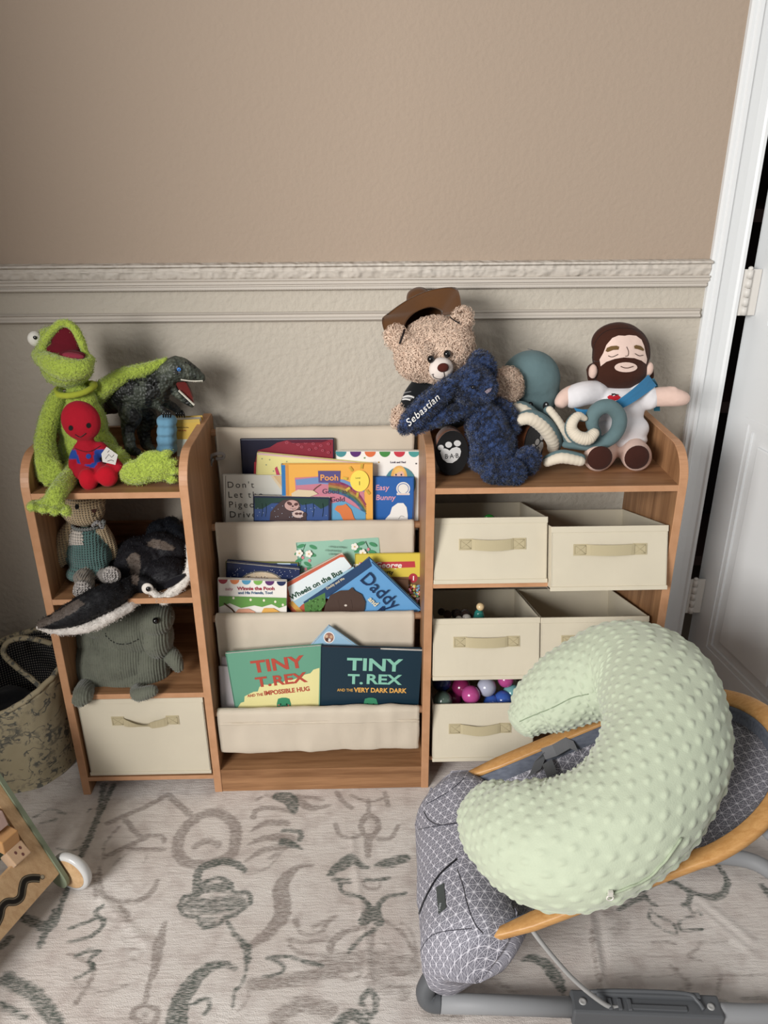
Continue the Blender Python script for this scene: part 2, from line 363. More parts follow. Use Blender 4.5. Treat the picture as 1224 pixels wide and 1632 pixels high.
# loose plastic clip on the divider by the top rod
c=PY(350,728,-.06)
f=MB(); tube(f,cat([(c[0]-.02,c[1],c[2]-.02),(c[0]-.018,c[1],c[2]+.0),(c[0]-.006,c[1]-.004,c[2]+.008),(c[0]+.008,c[1],c[2]+.006),(c[0]+.006,c[1],c[2]-.003),(c[0]-.008,c[1],c[2]-.004)],5),.0035,8,'#8b8682'); tube(f,[(c[0]-.024,c[1]-.004,c[2]-.022),(c[0]-.012,c[1]-.004,c[2]-.002)],.003,8,'#5e5853')
f.build('safety_clip',M_PLASTIC,unit)
# ------------------------------------------------------------------ bins
def bin_(label,x0,x1,ybase,zbase,h,depth,tilt,hz=.62,hx0=.27,hx1=.75,style=0,group=None,lean=0):
    fr=V((x0,ybase,zbase)); root=thing('storage_bin',label,'storage bin',fr,group or 'cream fabric storage bins')
    Mb=basis(fr,(1,0,0),(0,math.cos(tilt),-math.sin(tilt)),(0,math.sin(tilt),math.cos(tilt)))
    W_=x1-x0; th=.003; f=MB()
    box(f,0,W_,0,th,0,h,M=Mb,bev=.0012); box(f,0,W_,depth-th,depth,0,h,M=Mb,bev=.001)
    box(f,0,th,0,depth,0,h,M=Mb,bev=.001); box(f,W_-th,W_,0,depth,0,h,M=Mb,bev=.001); box(f,0,W_,0,depth,0,.004,M=Mb)
    # folded rim and bottom hem on the front
    box(f,-.0006,W_+.0006,-.0014,th+.0006,h-.011,h+.0006,M=Mb,bev=.0008)
    box(f,-.001,W_+.001,-.0022,th,-.0005,.0075,M=Mb,bev=.0008)
    o=f.build('fabric_box',M_BIN,root)
    f=MB(); a,b=W_*hx0,W_*hx1; zc=h*hz; bw=.0205; pw=.026
    for p in(a,b-pw): box(f,p,p+pw,-.0015,.0005,zc-bw/2-.0005,zc+bw/2+.0005,M=Mb)
    for p in(a,b-pw):
        for (u0,w0,u1,w1) in ((.1,.1,.9,.1),(.1,.9,.9,.9),(.1,.1,.1,.9),(.9,.1,.9,.9),(.1,.1,.9,.9),(.1,.9,.9,.1)):
            tube(f,[(p+pw*u0,-.0019,zc+bw*(w0-.5)),(p+pw*u1,-.0019,zc+bw*(w1-.5))],.0004,4,M=Mb)
    L_=b-a-2*pw; pts=[]
    for k in range(15):
        s=k/14; bow=math.sin(pi*s)
        dz={0:-.001*bow,1:-.002*bow,2:-.004*math.sin(pi*s)**2,3:-.006*bow}[style]
        pts.append((a+pw-.002+(L_+.004)*s,-.002-.006*bow**.6,zc+dz))
    if style==3:
        vs=[];fs=[]
        for k,q in enumerate(pts):
            s=k/14; tw=1.1*math.sin(pi*s*1.0)*(1 if s<.6 else .5)
            for e in(-1,1): vs.append((q[0],q[1]-.004*e*math.sin(tw),q[2]-.002+e*bw/2*math.cos(tw)))
        fs=[(2*k,2*k+1,2*k+3,2*k+2) for k in range(14)]; f.add(vs,fs,'#ffffff',False,Mb)
        f.add([(v[0],v[1]+.001,v[2]) for v in vs],[q[::-1] for q in fs],'#ffffff',False,Mb)
    else: ribbon(f,pts,bw,.0012,side=(0,0,1),M=Mb)
    f.build('webbing_handle',M_BAND,o)
    return root,Mb
G='cream fabric bins in the right cubbies'
bin_('cream fabric bin in the top row beside the book rack, its front turned slightly up',.7425,.9575,-.283,.5045,.1255,.262,TAU,.60,.22,.81,1)
bin_('cream fabric bin in the top row against the right side panel, empty and pulled forward',.9605,1.1800,-.306,.4985,.1215,.262,TAU,.64,.19,.82,0)
bin_('cream fabric bin in the middle row next to the book rack, small toys inside',.744,.9565,-.296,.293,.1245,.262,TAU,.62,.19,.81,0)
bin_('cream fabric bin in the middle row, half hidden by the green nursing pillow',.9585,1.174,-.296,.293,.1235,.262,TAU,.62,.19,.81,0)
bb,BBM=bin_('cream fabric bin in the bottom row filled with coloured plastic balls',.7480,.9600,-.290,.0815,.1245,.262,TAU,.57,.16,.78,2)
bin_('large cream fabric bin alone at the bottom of the left cubbies',.0215,.2765,-.272,.0475,.196,.255,0.0,.72,.25,.79,3)
# ------------------------------------------------------------------ books
def textmesh(s,size,col,bold=.0,shear=0,ext=.0002,align='LEFT',spacing=1.,lh=1.,curve=None,squash=1.):
    cu=bpy.data.curves.new('t','FONT'); cu.body=s; cu.size=size; cu.offset=bold*size; cu.shear=shear; cu.extrude=ext; cu.align_x=align
    cu.space_character=spacing; cu.space_line=lh; cu.resolution_u=3
    ob=bpy.data.objects.new('t',cu); COL.objects.link(ob); bpy.context.view_layer.update()
    me=bpy.data.meshes.new_from_object(ob.evaluated_get(bpy.context.evaluated_depsgraph_get()))
    vs=[(v.co.x*squash,v.co.y,v.co.z) for v in me.vertices]; fs=[list(p.vertices) for p in me.polygons]
    if curve: # warp along a gentle arc y += c*(x)^2
        vs=[(x,y+curve*x*x,z) for x,y,z in vs]
    bpy.data.objects.remove(ob); bpy.data.curves.remove(cu); bpy.data.meshes.remove(me)
    return vs,fs
class Plane:
    """flat printed face lying on a real surface: M maps (x,y,z) local to world"""
    def __init__(s,M,parent,name='cover_print'): s.M=M; s.mb=MB(); s.k=1; s.parent=parent; s.n=np.array(M.col[2][:3]); s.p=np.array(M.col[3][:3]); s.I=M.inverted(); s.name=name
    def L(s,u,v): q=s.I@V(PP(u,v,s.p,s.n)); return (q.x,q.y)
    def poly(s,pts,col,px=True,z=None):
        s.k+=1; z=z or s.k*.00012
        q=[s.L(*p) if px else p for p in pts]
        A=sum(q[i][0]*q[(i+1)%len(q)][1]-q[(i+1)%len(q)][0]*q[i][1] for i in range(len(q)))
        if A<0:q=q[::-1]
        s.mb.add([(a,b,z) for a,b in q],[list(range(len(q)))],col,False,s.M)
    def clippoly(s,pts,col,w,h):
        q=[s.L(*p) for p in pts]; q=[(min(max(a,0.0008),w-.0008),max(min(b,-.0008),-h+.0008)) for a,b in q]; s.poly(q,col,False)
    def oval(s,c,rx,ry,col,rot=0,a0=0,a1=360,n=24):
        s.poly([(c[0]+rx*math.cos(a)*math.cos(rot)-ry*math.sin(a)*math.sin(rot),c[1]+rx*math.cos(a)*math.sin(rot)+ry*math.sin(a)*math.cos(rot)) for a in [math.radians(a0+(a1-a0)*i/n) for i in range(n+(0 if a1-a0==360 else 1))]],col)
    def line(s,pts,wd,col,k=4):
        P=cat(pts,k) if k>1 else np.array(pts,float); T=np.gradient(P,axis=0); Nn=np.stack([-T[:,1],T[:,0]],1); Nn/=np.linalg.norm(Nn,axis=1)[:,None]+1e-9
        W=wd if not np.isscalar(wd) else [wd]*len(P); W=np.interp(np.linspace(0,1,len(P)),np.linspace(0,1,len(W)),W)
        s.k+=1; z=s.k*.00012
        q=[s.L(*(P[i]+e*Nn[i]*W[i]/2)) for i in range(len(P)) for e in(-1,1)]
        fs=[(2*i,2*i+2,2*i+3,2*i+1) for i in range(len(P)-1)]
        s.mb.add([(a,b,z) for a,b in q],fs,col,False,s.M); s.mb.add([(a,b,z) for a,b in q],[f_[::-1] for f_ in fs],col,False,s.M)
    def text(s,t,u,v,size,col,ang=0,**k):
        """size in photo px of capital height"""
        s.k+=1; x,y=s.L(u,v); x2,y2=s.L(u,v-10); sc=math.hypot(x2-x,y2-y)/10
        vs,fs=textmesh(t,size*sc*1.38,col,**k); a=math.radians(ang); z=s.k*.00012
        if abs(ang)>15:
            x3,y3=s.L(u+6*math.cos(a),v-6*math.sin(a)); a=math.atan2(y3-y,x3-x)
        else:
            x3,y3=s.L(u+6*math.cos(a),v-6*math.sin(a)); a=math.atan2(y3-y,x3-x)
        s.mb.add([(x+p[0]*math.cos(a)-p[1]*math.sin(a),y+p[0]*math.sin(a)+p[1]*math.cos(a),z+p[2]) for p in vs],fs,col,False,s.M)
    def done(s): 
        if s.mb.v: return s.mb.build(s.name,M_INK,s.parent)
def book(label,tl,tr,Y0,h,th,cov,spine=None,lean=8,board=.0018,group=None,pagecol=None,round_=0,yaw=0):
    A=V(PY(*tl,Y0)); al=math.radians(lean); ya=math.radians(yaw)
    n=V((math.sin(ya)*math.cos(al),-math.cos(al)*math.cos(ya),math.sin(al)))
    B=V(PP(*tr,A,n)); ex=(B-A).normalized(); ey=n.cross(ex); w_=(B-A).length
    M=basis(A,ex,ey,n); bot=A-ey*h+ex*w_/2
    root=thing('picture_book',label,'book',tuple(bot),None if 'paperback' in label else (group or 'picture books in the sling rack'))
    f=MB()
    def slab(z0,z1,c):
        if round_:
            pl=[]; 
            for cx_,cy_,a0 in((w_-round_,-round_,0),(round_,-round_,90),(round_,-h+round_,180),(w_-round_,-h+round_,270)):
                for a in np.linspace(math.radians(a0),math.radians(a0+90),5): pl.append((cx_+round_*math.cos(a),cy_+round_*math.sin(a)))
            prism(f,pl,z0,z1,'z',c,M)
        else: box(f,0,w_,-h,0,z0,z1,c,M)
    slab(-board,0,cov); slab(-th,-th+board,cov)
    box(f,-.0004,board,-h,0,-th,0,spine or cov,M)
    f.build('cover',M_INK,root)
    f=MB(); ins=.0 if round_ else .0022
    box(f,board,w_-ins-.0005,-h+ins,-ins-.0003,-th+board,-board,'#ffffff',M); f.build('pages',M_PAGE,root)
    return Plane(M,root),w_,h,root
def Z(ox,oy,sc): return lambda x,y:(ox+x/sc,oy+y/sc)
a=Z(330,660,3.308)   # helper for coordinates traced in an enlarged view
# --- top pocket
p,w_,h,_=book('dark navy picture book with red spotted shape, back of the top pocket',a(175,132),a(668,129),-.050,.19,.007,'#1a1a33',lean=3)
p.line([a(180,135),a(664,132)],1.2,'#9a9fb0',1)
p.poly([a(245,330),a(250,260),a(268,190),a(330,175),a(370,150),a(430,135),a(664,134),a(664,330)],'#8d1e33')
for i,(x,y_) in enumerate([(420,150),(455,148),(480,160),(520,150),(560,155),(600,165),(500,172),(575,178),(610,190),(640,155),(540,185),(640,200)]): p.oval(a(x,y_),2.6,2,'#b04a5c'); p.oval(a(x,y_),1.5,1.1,'#8d1e33')
p.poly([a(245,400),a(250,250),a(262,250),a(270,400)],'#c3283b')
p.poly([a(420,134),a(640,134),a(600,146),a(450,150)],'#5c1330')
p.done()
p,w_,h,_=book('white board book with coloured half circles and blond child, top pocket',a(680,197),a(1124,195),-.062,.175,.010,'#eeeae4',lean=3,round_=.003)
for i,c_ in enumerate(['#3d8f96','#5c2c74','#df6a2c','#3d8a3c','#cc2a40','#3d9a96']):
    p.oval(a(706+i*77,197.5),8.8,8.6,c_,0,0,180)
p.text('Look and Find',*a(965,258),3.3,'#463a5a',bold=.01,squash=.9)
for x,y_,c_ in((905,253,'#c9a24a'),(1102,260,'#555'),(830,230,'#6a9a5a'),(1020,420,'#555555')): p.oval(a(x,y_),1.3,1.3,c_ if len(c_)==7 else '#555555')
p.oval(a(1018,365),25,27,'#4d8a94')
p.oval(a(1012,330),13,18,'#e8ad4a'); p.oval(a(1012,322),8.5,8.5,'#edb89c'); p.poly([a(985,318),a(990,292),a(1010,280),a(1040,290),a(1046,315),a(1030,298),a(1012,303)],'#f0c05a')
for x in(996,1024): p.oval(a(x,318),1.3,1.6,'#333a55')
p.done()
p,w_,h,_=book('pale yellow picture book slanting behind the orange one in the top pocket',a(265,203),a(874,262),-.072,.16,.009,'#e6da86',lean=3)
p.poly([a(270,214),a(870,266),a(874,262),a(268,204)],'#d8b0b4')
for x,y_ in((290,235),(312,267),(330,240),(350,300),(420,250)): p.oval(a(x,y_),1.1,1.1,'#9aa07a')
p.poly([a(357,285),a(368,275),a(384,320),a(366,320)],'#c8325a')
p.done()
p,w_,h,_=book('white picture book with typewriter lettering at the left of the top pocket',a(79,320),a(470,322),-.079,.125,.007,'#d5d2c6','#a69c92',lean=3)
p.line([a(98,324),a(98,560)],1,'#b5afa4',1)
for i,s_ in enumerate(["Don't","Let the","Pigeon","Drive"]): p.text(s_,*a(106+i*4,388+i*52),10.2,'#3a3630',bold=-.003,spacing=1.28)
p.poly([a(335,324),a(466,324),a(466,420),a(392,395)],'#d8b07a')
p.poly([a(335,324),a(350,324),a(400,390),a(392,400)],'#e0c8a0')
p.done()
p,w_,h,_=book('blue picture book with pink lettering, right end of the top pocket',a(780,330),a(1091,336),-.078,.12,.008,'#1f62b0',lean=3)
p.text('Easy',*a(886,400),8.6,'#e79aa8',bold=.012,shear=.1); p.text('Bunny',*a(888,452),8.6,'#e79aa8',bold=.012,shear=.1)
p.oval(a(1034,392),11,10.4,'#e6e2da'); p.oval(a(1034,392),9,8.4,'#1f62b0'); p.oval(a(1034,392),8,7.4,'#e6e2da')
p.poly([a(1000,415),a(1068,415),a(1068,426),a(1000,426)],'#e6e2da'); p.poly([a(1004,420),a(1064,420),a(1064,422),a(1004,422)],'#c45a5a')
p.poly([a(940,552),a(965,525),a(975,490),a(1005,468),a(1035,468),a(1052,490),a(1058,530),a(1058,560),a(940,560)],'#ece8e2'); p.line([a(1010,552),a(1022,536),a(1040,540)],.6,'#555555')
p.poly([a(1086,338),a(1091,338),a(1089,560),a(1086,560)],'#174b8a')
p.done()
p,w_,h,_=book('orange-yellow picture book with blue spine and rainbow scene, top pocket',a(391,266),a(873,263),-.0885,.130,.009,'#eda929','#1d76b8',lean=3)
p.poly([a(391,268),a(412,268),a(420,600),a(400,600)],'#1d76b8'); p.poly([a(412,268),a(428,268),a(437,600),a(420,600)],'#d88e1e')
p.poly([a(462,335),a(585,328),a(826,372),a(838,600),a(470,600),a(468,420)],'#c9788c')
p.poly([a(466,345),a(585,332),a(720,345),a(828,390),a(830,410),a(720,378),a(600,366),a(470,375)],'#6f8fc0')
for i,c_ in enumerate(['#c2508a','#d97a5a','#e0b05a','#7a9a62','#5a8fb8']):
    p.line([a(640,352+i*13),a(720,370+i*13),a(790,415+i*13),a(834,480+i*12)],4.2,c_)
p.poly([a(650,600),a(655,470),a(720,455),a(835,520),a(838,600)],'#5aa0c8')
p.poly([a(585,298),a(703,298),a(700,362),a(588,360)],'#5b4f86'); p.text('Pooh',*a(596,348),9.6,'#e89a3c',bold=.02)
p.text('Good as',*a(606,418),8.0,'#57405a',bold=0); p.text('Gold',*a(648,460),8.0,'#57405a',bold=0)
for k in range(8):
    an=2*pi*k/8+.15; c0=a(804,348); (c0[0]+27*math.cos(an)<a(866,0)[0]) and p.line([(c0[0]+19*math.cos(an),c0[1]+19*math.sin(an)),(c0[0]+27*math.cos(an),c0[1]+27*math.sin(an))],4.2,'#f2d23a',1)
p.oval(a(804,350),15,17,'#f2d830'); p.text('1',*a(796,372),6.4,'#6a5a2a',bold=.01); p.text('Level',*a(782,338),2.6,'#6a5a2a')
p.poly([a(672,500),a(685,480),a(715,478),a(732,470),a(760,500),a(775,545),a(790,560),a(720,560),a(700,520)],'#d9742e')   # orange hills
p.poly([a(445,415),a(480,395),a(560,400),a(585,418),a(520,440),a(450,440)],'#d9c4a0')
p.line([a(600,368),a(575,385),a(560,400)],1,'#7a5a30')
p.done()
p,w_,h,rb=book('night-blue board book with two cuddling sloths, front of the top pocket',a(243,432),a(650,440),-.099,.100,.009,'#232c4a',lean=3,round_=.004)
p.clippoly([a(250,470),a(640,470),a(640,560),a(250,560)],'#35528c',w_,h)
p.poly([a(250,440),a(642,446),a(640,480),a(600,500),a(560,470),a(500,480),a(470,455),a(400,460),a(340,470),a(290,500),a(252,500)],'#23443c')
for x in(290,310,400,520,560,610): p.line([a(x,470),a(x+3,505),a(x-2,540)],.8,'#1a3530')
p.poly([a(330,560),a(335,515),a(365,480),a(400,452),a(440,445),a(480,455),a(492,480),a(490,515),a(524,530),a(524,560)],'#4b3a3c')
p.oval(a(447,480),11.5,8.5,'#c39a92'); p.oval(a(435,470),4.5,2.6,'#5a3a38',.5); p.oval(a(470,474),3.5,2.4,'#5a3a38',-.3); p.oval(a(452,484),1.6,1.2,'#3a2424'); p.line([a(440,495),a(455,500),a(468,494)],.5,'#5a3a38')
p.oval(a(482,525),10,6,'#cbb0a8'); p.oval(a(473,523),3,2,'#5a3a38'); p.oval(a(492,523),3,2,'#5a3a38'); p.oval(a(515,528),3.2,4,'#4b3a3c')
for i in range(26): p.oval(a(rng.uniform(265,630),rng.uniform(480,545)),.5,.5,'#b8c8e0')
p.done()
# --- middle pocket
a=Z(330,840,3.308)
p,w_,h,_=book('mint green book with white flowers, upside down in the middle pocket',a(469,82),a(905,55),-.128,.15,.012,'#8fbfa8',lean=3,round_=.003)
for bx,by,dx in((520,100,-22),(835,85,25)):
    p.line([a(bx,by-12),a(bx+dx,by+55),a(bx+dx*1.3,by+135)],.9,'#3f6a50')
    for i,(ox,oy,r_) in enumerate(((-25,0,.3),(40,5,-.4),(-40,35,.5),(35,45,-.3),(-35,75,.4),(10,95,-.5),(-40,110,.3),(25,120,-.2))): p.oval(a(bx+ox,by+oy),6.6,2.9,'#3f8f60',-r_)
    for ox,oy in((15,30),(-15,60),(20,75),(0,120)): p.oval(a(bx+ox,by+oy),2.2,2.6,'#d8808c')
for bx,by in((778,100),(537,137),(487,133),(820,130)):
    for k in range(5): p.oval((a(bx,by)[0]+3.4*math.cos(k*1.257),a(bx,by)[1]+3.4*math.sin(k*1.257)),2.6,2.6,'#eee8dc')
    p.oval(a(bx,by),1.3,1.3,'#d9b060')
for i,(x,y_,s_) in enumerate(((730,98,'Melanie Martin'),(700,117,'illustrated by'),(715,136,'Joy Edwards'))): p.text(s_[:14],*a(x,y_),3.0,'#5a7a6a',ang=180-3)
p.done()
p,w_,h,_=book('yellow picture book with red banner lettering at the right end of the middle pocket',a(780,146),a(1127,140),-.140,.13,.006,'#d9c21e',lean=3)
p.poly([a(800,186),a(1095,180),a(1098,212),a(800,222)],'#c22f3a'); p.text('Curious George',*a(722,214),9.0,'#f0e9e0',bold=.02,shear=.15,squash=1.02)
p.text('Dance Party',*a(832,246),6.0,'#3a3220',bold=.025)
p.poly([a(800,262),a(1126,262),a(1130,560),a(800,560)],'#7d5a38')
p.oval(a(1086,268),7,7.4,'#b3283a'); p.text('1',*a(1079,280),7,'#f5efe6',bold=.03)
for i in range(90): p.oval(a(rng.uniform(1045,1122),rng.uniform(295,385)),1.6,1.6,random.choice(['#e0c85a','#c8503c','#6a9ac0','#dcd8d0','#d88aa0','#6fae7a']))
p.poly([a(985,264),a(1060,264),a(1060,330),a(985,330)],'#5b3f2c')
p.done()
p,w_,h,_=book('slim deep-blue book mostly hidden at the back left of the middle pocket',a(98,184),a(480,190),-.136,.11,.006,'#7a7f3c',lean=3)
p.poly([a(260,190),a(476,192),a(476,240),a(260,240)],'#2f4a80'); p.poly([a(370,190),a(440,191),a(440,196),a(370,195)],'#c8dcec'); p.done()
p,w_,h,_=book('night-sky picture book with big pale moon, left in the middle pocket',a(105,180),a(490,217),-.148,.105,.010,'#1c2b55',lean=3)
p.line([a(103,184),a(488,222)],1.3,'#c9c2ae',1)
p.oval(a(285,300),36,21,'#6f6b63'); p.oval(a(285,300),33,19,'#cdb797')
p.text('Twinkle',*a(205,281),7.2,'#4a3c50',bold=0,shear=.2)
for i in range(45): p.oval(a(rng.uniform(115,470),rng.uniform(215,262)),.45,.45,'#d8d8e0')
p.done()
p,w_,h,_=book('rounded board book with a red rim and green lettering on white, leaning at an angle',(440,938.5),(546,882.6),-.158,.098,.010,'#c85a3a',lean=3,round_=.006)
p.poly([a(425,316),a(700,160),a(722,158),a(762,208),a(520,395),a(445,400)],'#dfe8ea')
p.poly([a(440,400),a(770,208),a(776,216),a(500,410),a(470,440)],'#9fc6d8')
p.text('Wheels on the Bus',*a(445,383),7.8,'#1f4a34',ang=27.5,bold=.03,squash=1.02)
p.poly([a(430,400),a(450,388),a(530,470),a(505,480)],'#d9a23c')
p.done()
p,w_,h,_=book('light blue picture book with brown bear, tipped on its corner, middle pocket',a(855,164),a(1132,432),-.170,.125,.009,'#5b9fd6','#24446c',lean=3)
p.poly([a(855,164),a(820,186),a(508,395),a(522,430),a(560,425),a(870,205)],'#24446c')
p.text('Daddy and Me',*a(632,330),3.8,'#d8c8a8',ang=31,bold=.02)
p.poly([a(512,402),a(622,345),a(625,400),a(600,445),a(530,470),a(515,440)],'#4d7f3a')
for i in range(30): p.oval(a(rng.uniform(530,615),rng.uniform(375,450)),1.6,.8,random.choice(['#5f9a48','#3d6a2c']),rng.uniform(0,3))
p.poly([a(610,470),a(625,400),a(650,355),a(700,330),a(745,328),a(765,312),a(778,330),a(815,350),a(835,390),a(830,430),a(800,470)],'#4b3830')
p.oval(a(731,408),2.2,1.6,'#cfc4b8'); p.line([a(690,380),a(700,420),a(690,450)],.8,'#6a5248'); p.line([a(760,380),a(765,420),a(750,450)],.8,'#6a5248')
p.text('Daddy',*a(800,272),21,'#15315a',ang=-43,bold=0,squash=.92)
p.text('and',*a(846,377),8,'#e8d8b0',ang=-43,bold=.02)
p.text('M',*a(868,450),21,'#15315a',ang=-43,bold=0)
p.line([a(868,178),a(1128,432)],1.6,'#2a5488',1)
p.done()
p,w_,h,_=book('small white board book with red title, front left of the middle pocket',a(57,274),a(420,286),-.174,.085,.009,'#e9e4dc',lean=3,round_=.002)
for i,c_ in enumerate(['#a93245','#d97a3c','#4a9ac0','#76b043','#5c2c6c','#1f2c55']): p.oval(a(84+i*61.5,276+i*2),7.3,7,c_,0,0,180)
p.text('Winnie the Pooh',*a(160,331),5.3,'#a82540',bold=.03,squash=1.05); p.text('and His Friends, Too!',*a(164,352),4.3,'#2f5f8a',bold=.02,squash=.95)
p.text('baby',*a(96,332),4.2,'#b0607a',shear=.2)
p.poly([a(64,362),a(418,372),a(418,412),a(380,425),a(340,405),a(290,420),a(250,412),a(180,425),a(120,400),a(64,420)],'#5f9a3c')
for x,y_ in((230,382),(300,385),(360,392),(140,372),(400,408)): p.oval(a(x,y_),1.8,2,'#e8e0c8')
p.line([a(90,400),a(130,430),a(150,455)],2.2,'#6a4a34'); p.poly([a(140,460),a(165,430),a(220,428),a(255,445),a(250,462)],'#d99a7a'); p.poly([a(280,462),a(300,425),a(350,425),a(385,445),a(385,462)],'#e0a83c')
p.done()
# --- bottom pocket
a=Z(330,970,3.308)
p,w_,h,_=book('thin light blue booklet standing on its corner behind the two dinosaur books',a(643,88),a(800,200),-.221,.075,.004,'#8fb8d4',lean=3)
p.oval(a(643,152),8.8,9.2,'#efe9e4'); p.oval(a(643,152),7.4,7.8,'#9a6a58'); 
for x,y_,c_ in((630,145,'#d0b090'),(655,148,'#c8a07a'),(645,165,'#e0dcd8'),(632,162,'#5a4038')): p.oval(a(x,y_),2.4,2.6,c_)
p.line([a(558,182),a(643,92),a(772,190)],.8,'#e8f0f4',1); p.done()
p,w_,h,_=book('thin lilac-grey book at the left end of the bottom pocket',a(76,258),a(300,262),-.218,.15,.005,'#b7abb0',lean=3); p.done()
p,w_,h,_=book('lower thin pale book peeping out at the left end of the bottom pocket',a(63,305),a(200,306),-.2245,.13,.003,'#c5bcc0',lean=3); p.done()
p,w_,h,_=book('green and yellow picture book with red dinosaur title, left half of the bottom pocket',a(97,238),a(604,196),-.236,.150,.009,'#5d9c80',lean=3)
p.line([a(97,235),a(400,209),a(600,193)],1.3,'#e2ded6',1)
p.poly([a(160,524),a(178,496),a(196,490),a(198,462),a(225,448),a(246,438),a(268,436),a(276,412),a(300,400),a(330,402),a(360,388),a(395,392),a(420,372),a(440,378),a(470,368),a(500,362),a(512,348),a(545,340),a(560,322),a(578,316),a(593,312),a(588,540),a(155,545)],'#e2d88f')
p.text('TINY',*a(240,338),19,'#b8412c',ang=6.5,bold=.028,squash=1.22); p.text('T.',*a(262,413),15.5,'#b8412c',ang=6.5,bold=.028,squash=1.2); p.text('REX',*a(350,404),15.5,'#b8412c',ang=6.5,bold=.028,squash=1.19)
p.text('AND THE',*a(214,466),4.4,'#b8412c',ang=6,bold=.015,squash=.82); p.text('IMPOSSIBLE HUG',*a(302,456),7.0,'#b8412c',ang=6,bold=.025,squash=.86)
def dino(cx,cy):
    p.poly([a(cx-34,560),a(cx-36,cy-2),a(cx-30,cy-26),a(cx-10,cy-32),a(cx+12,cy-32),a(cx+30,cy-26),a(cx+38,cy),a(cx+36,560)],'#2f8a62')
    for d in(-16,16): p.oval(a(cx+d,cy+2),1.3,1.3,'#17352c'); p.oval(a(cx+d*1.6,cy+7),1.6,1.2,'#c06a5a')
    p.line([a(cx-22,cy+14),a(cx-10,cy+12),a(cx+8,cy+13),a(cx+24,cy+10)],.9,'#17352c')
    for d in(-16,-4,8,18): p.poly([a(cx+d,cy+12),a(cx+d+5,cy+12),a(cx+d+2,cy+18)],'#efe9dc')
dino(404,500); p.done()
p,w_,h,_=book('dark teal picture book with mint dinosaur title, right half of the bottom pocket',a(601,202),a(1135,216),-.241,.150,.009,'#122f3f',lean=3)
p.line([a(601,198),a(910,208),a(915,208)],1.,'#57414a',1); p.line([a(915,211),a(1138,219)],2.2,'#e2ded6',1)
p.text('TINY',*a(738,322),19.5,'#7cc0a8',ang=-1.5,bold=.028,squash=1.24); p.text('T.',*a(742,394),15.5,'#7cc0a8',ang=-1.5,bold=.028,squash=1.2); p.text('REX',*a(836,394),15.5,'#7cc0a8',ang=-1.5,bold=.028,squash=1.24)
p.text('AND THE',*a(686,434),4.4,'#d9a23c',ang=-1,bold=.015,squash=.82); p.text('VERY DARK DARK',*a(775,438),7.2,'#e8a93c',ang=-1,bold=.03,squash=.87)
dino(862,500); p.done()
# ------------------------------------------------------------------ balls and small toys in the bins
def ball(u,v,r,Y,col,label):
    c=V(PY(u,v,Y)); f=MB(); ell(f,c,r,col,seg=28,ring=18); ell(f,c,(r*1.003,r*1.003,.0009),col,rot=(.6,.3,0),seg=28,ring=4)
    tag(f.build('toy_ball',M_PLASTIC),label,'ball','plastic play balls in the bottom bin')
b_=Z(680,1060,6.12)
ball(*b_(432,290),.0200,-.222,'#b04a86','bright pink plastic ball nearest the front of the ball bin')
ball(*b_(585,215),.0205,-.205,'#a9abbd','pale lilac-white plastic ball in the ball bin')
ball(*b_(335,215),.0205,-.190,'#7d2350','dark magenta plastic ball behind the bright pink one')
ball(*b_(770,140),.0175,-.190,'#b04a86','pink plastic ball at the back right, beside the pale one')
ball(*b_(157,345),.0205,-.225,'#56685f','grey-green plastic ball at the left of the ball bin')
ball(*b_(150,165),.0205,-.19,'#1c2a58','dark navy plastic ball at the back left of the ball bin')
ball(*b_(745,340),.0205,-.212,'#3a5aa8','blue plastic ball right of centre in the ball bin')
ball(*b_(640,372),.0195,-.214,'#3a5aa8','blue plastic ball low at the front, right of the pink one')
ball(*b_(830,270),.0195,-.195,'#6d9fa2','dusty teal plastic ball next to the green pillow')
ball(*b_(260,330),.0190,-.195,'#6a2048','deep plum plastic ball low between grey-green and pink balls')
b_=Z(680,780,5.564)
f=MB(); c=V(PY(*b_(465,1095),-.20)); Mx=Matrix.Translation(c)
lathe(f,[(0,-.045),(.011,-.043),(.0145,-.03),(.012,-.012),(.009,.002),(.006,.006),(0,.007)],20,'#2f7d74',Mx); 
o=thing('peg_doll','teal wooden peg doll with a round head standing in the middle row bin','toy',tuple(c-V((0,0,.045)))); f.build('body',M_PLASTIC,o)
f=MB(); ell(f,c+V((.002,0,.0145)),.0085,'#d9bd92'); f.build('head',M_PLASTIC,o)
f=MB(); c=V(PY(*b_(355,1135),-.20)); ell(f,c,(.009,.008,.007),'#d9d4cc'); ell(f,c+V((-.016,0,-.003)),(.007,.007,.006),'#cfc8bc'); tag(f.build('toy_bead',M_PLASTIC),'small cream toy pieces beside the peg doll in the bin','toy')
f=MB(); c=V(PY(*b_(260,1110),-.17)); 
for k in range(14): ell(f,c+V((rng.uniform(-.03,.03),rng.uniform(-.02,.02),rng.uniform(-.012,.006))),rng.uniform(.006,.011),'#3b2a22',seg=10,ring=6)
tag(f.build('brown_toy',M_FUR),'small dark brown fuzzy toy at the back left of the middle bin','toy')
f=MB(); c=V(PY(*b_(545,250),-.13)); tube(f,cat([c+V((-.02,0,-.03)),c+V((-.008,0,-.004)),c+V((.004,0,.003)),c+V((.02,0,-.012))],5),[.004]*16,8,'#2f9a3a')
tag(f.build('green_toy_strap',M_PLASTIC),'bright green toy edge peeping out of the top left bin','toy')
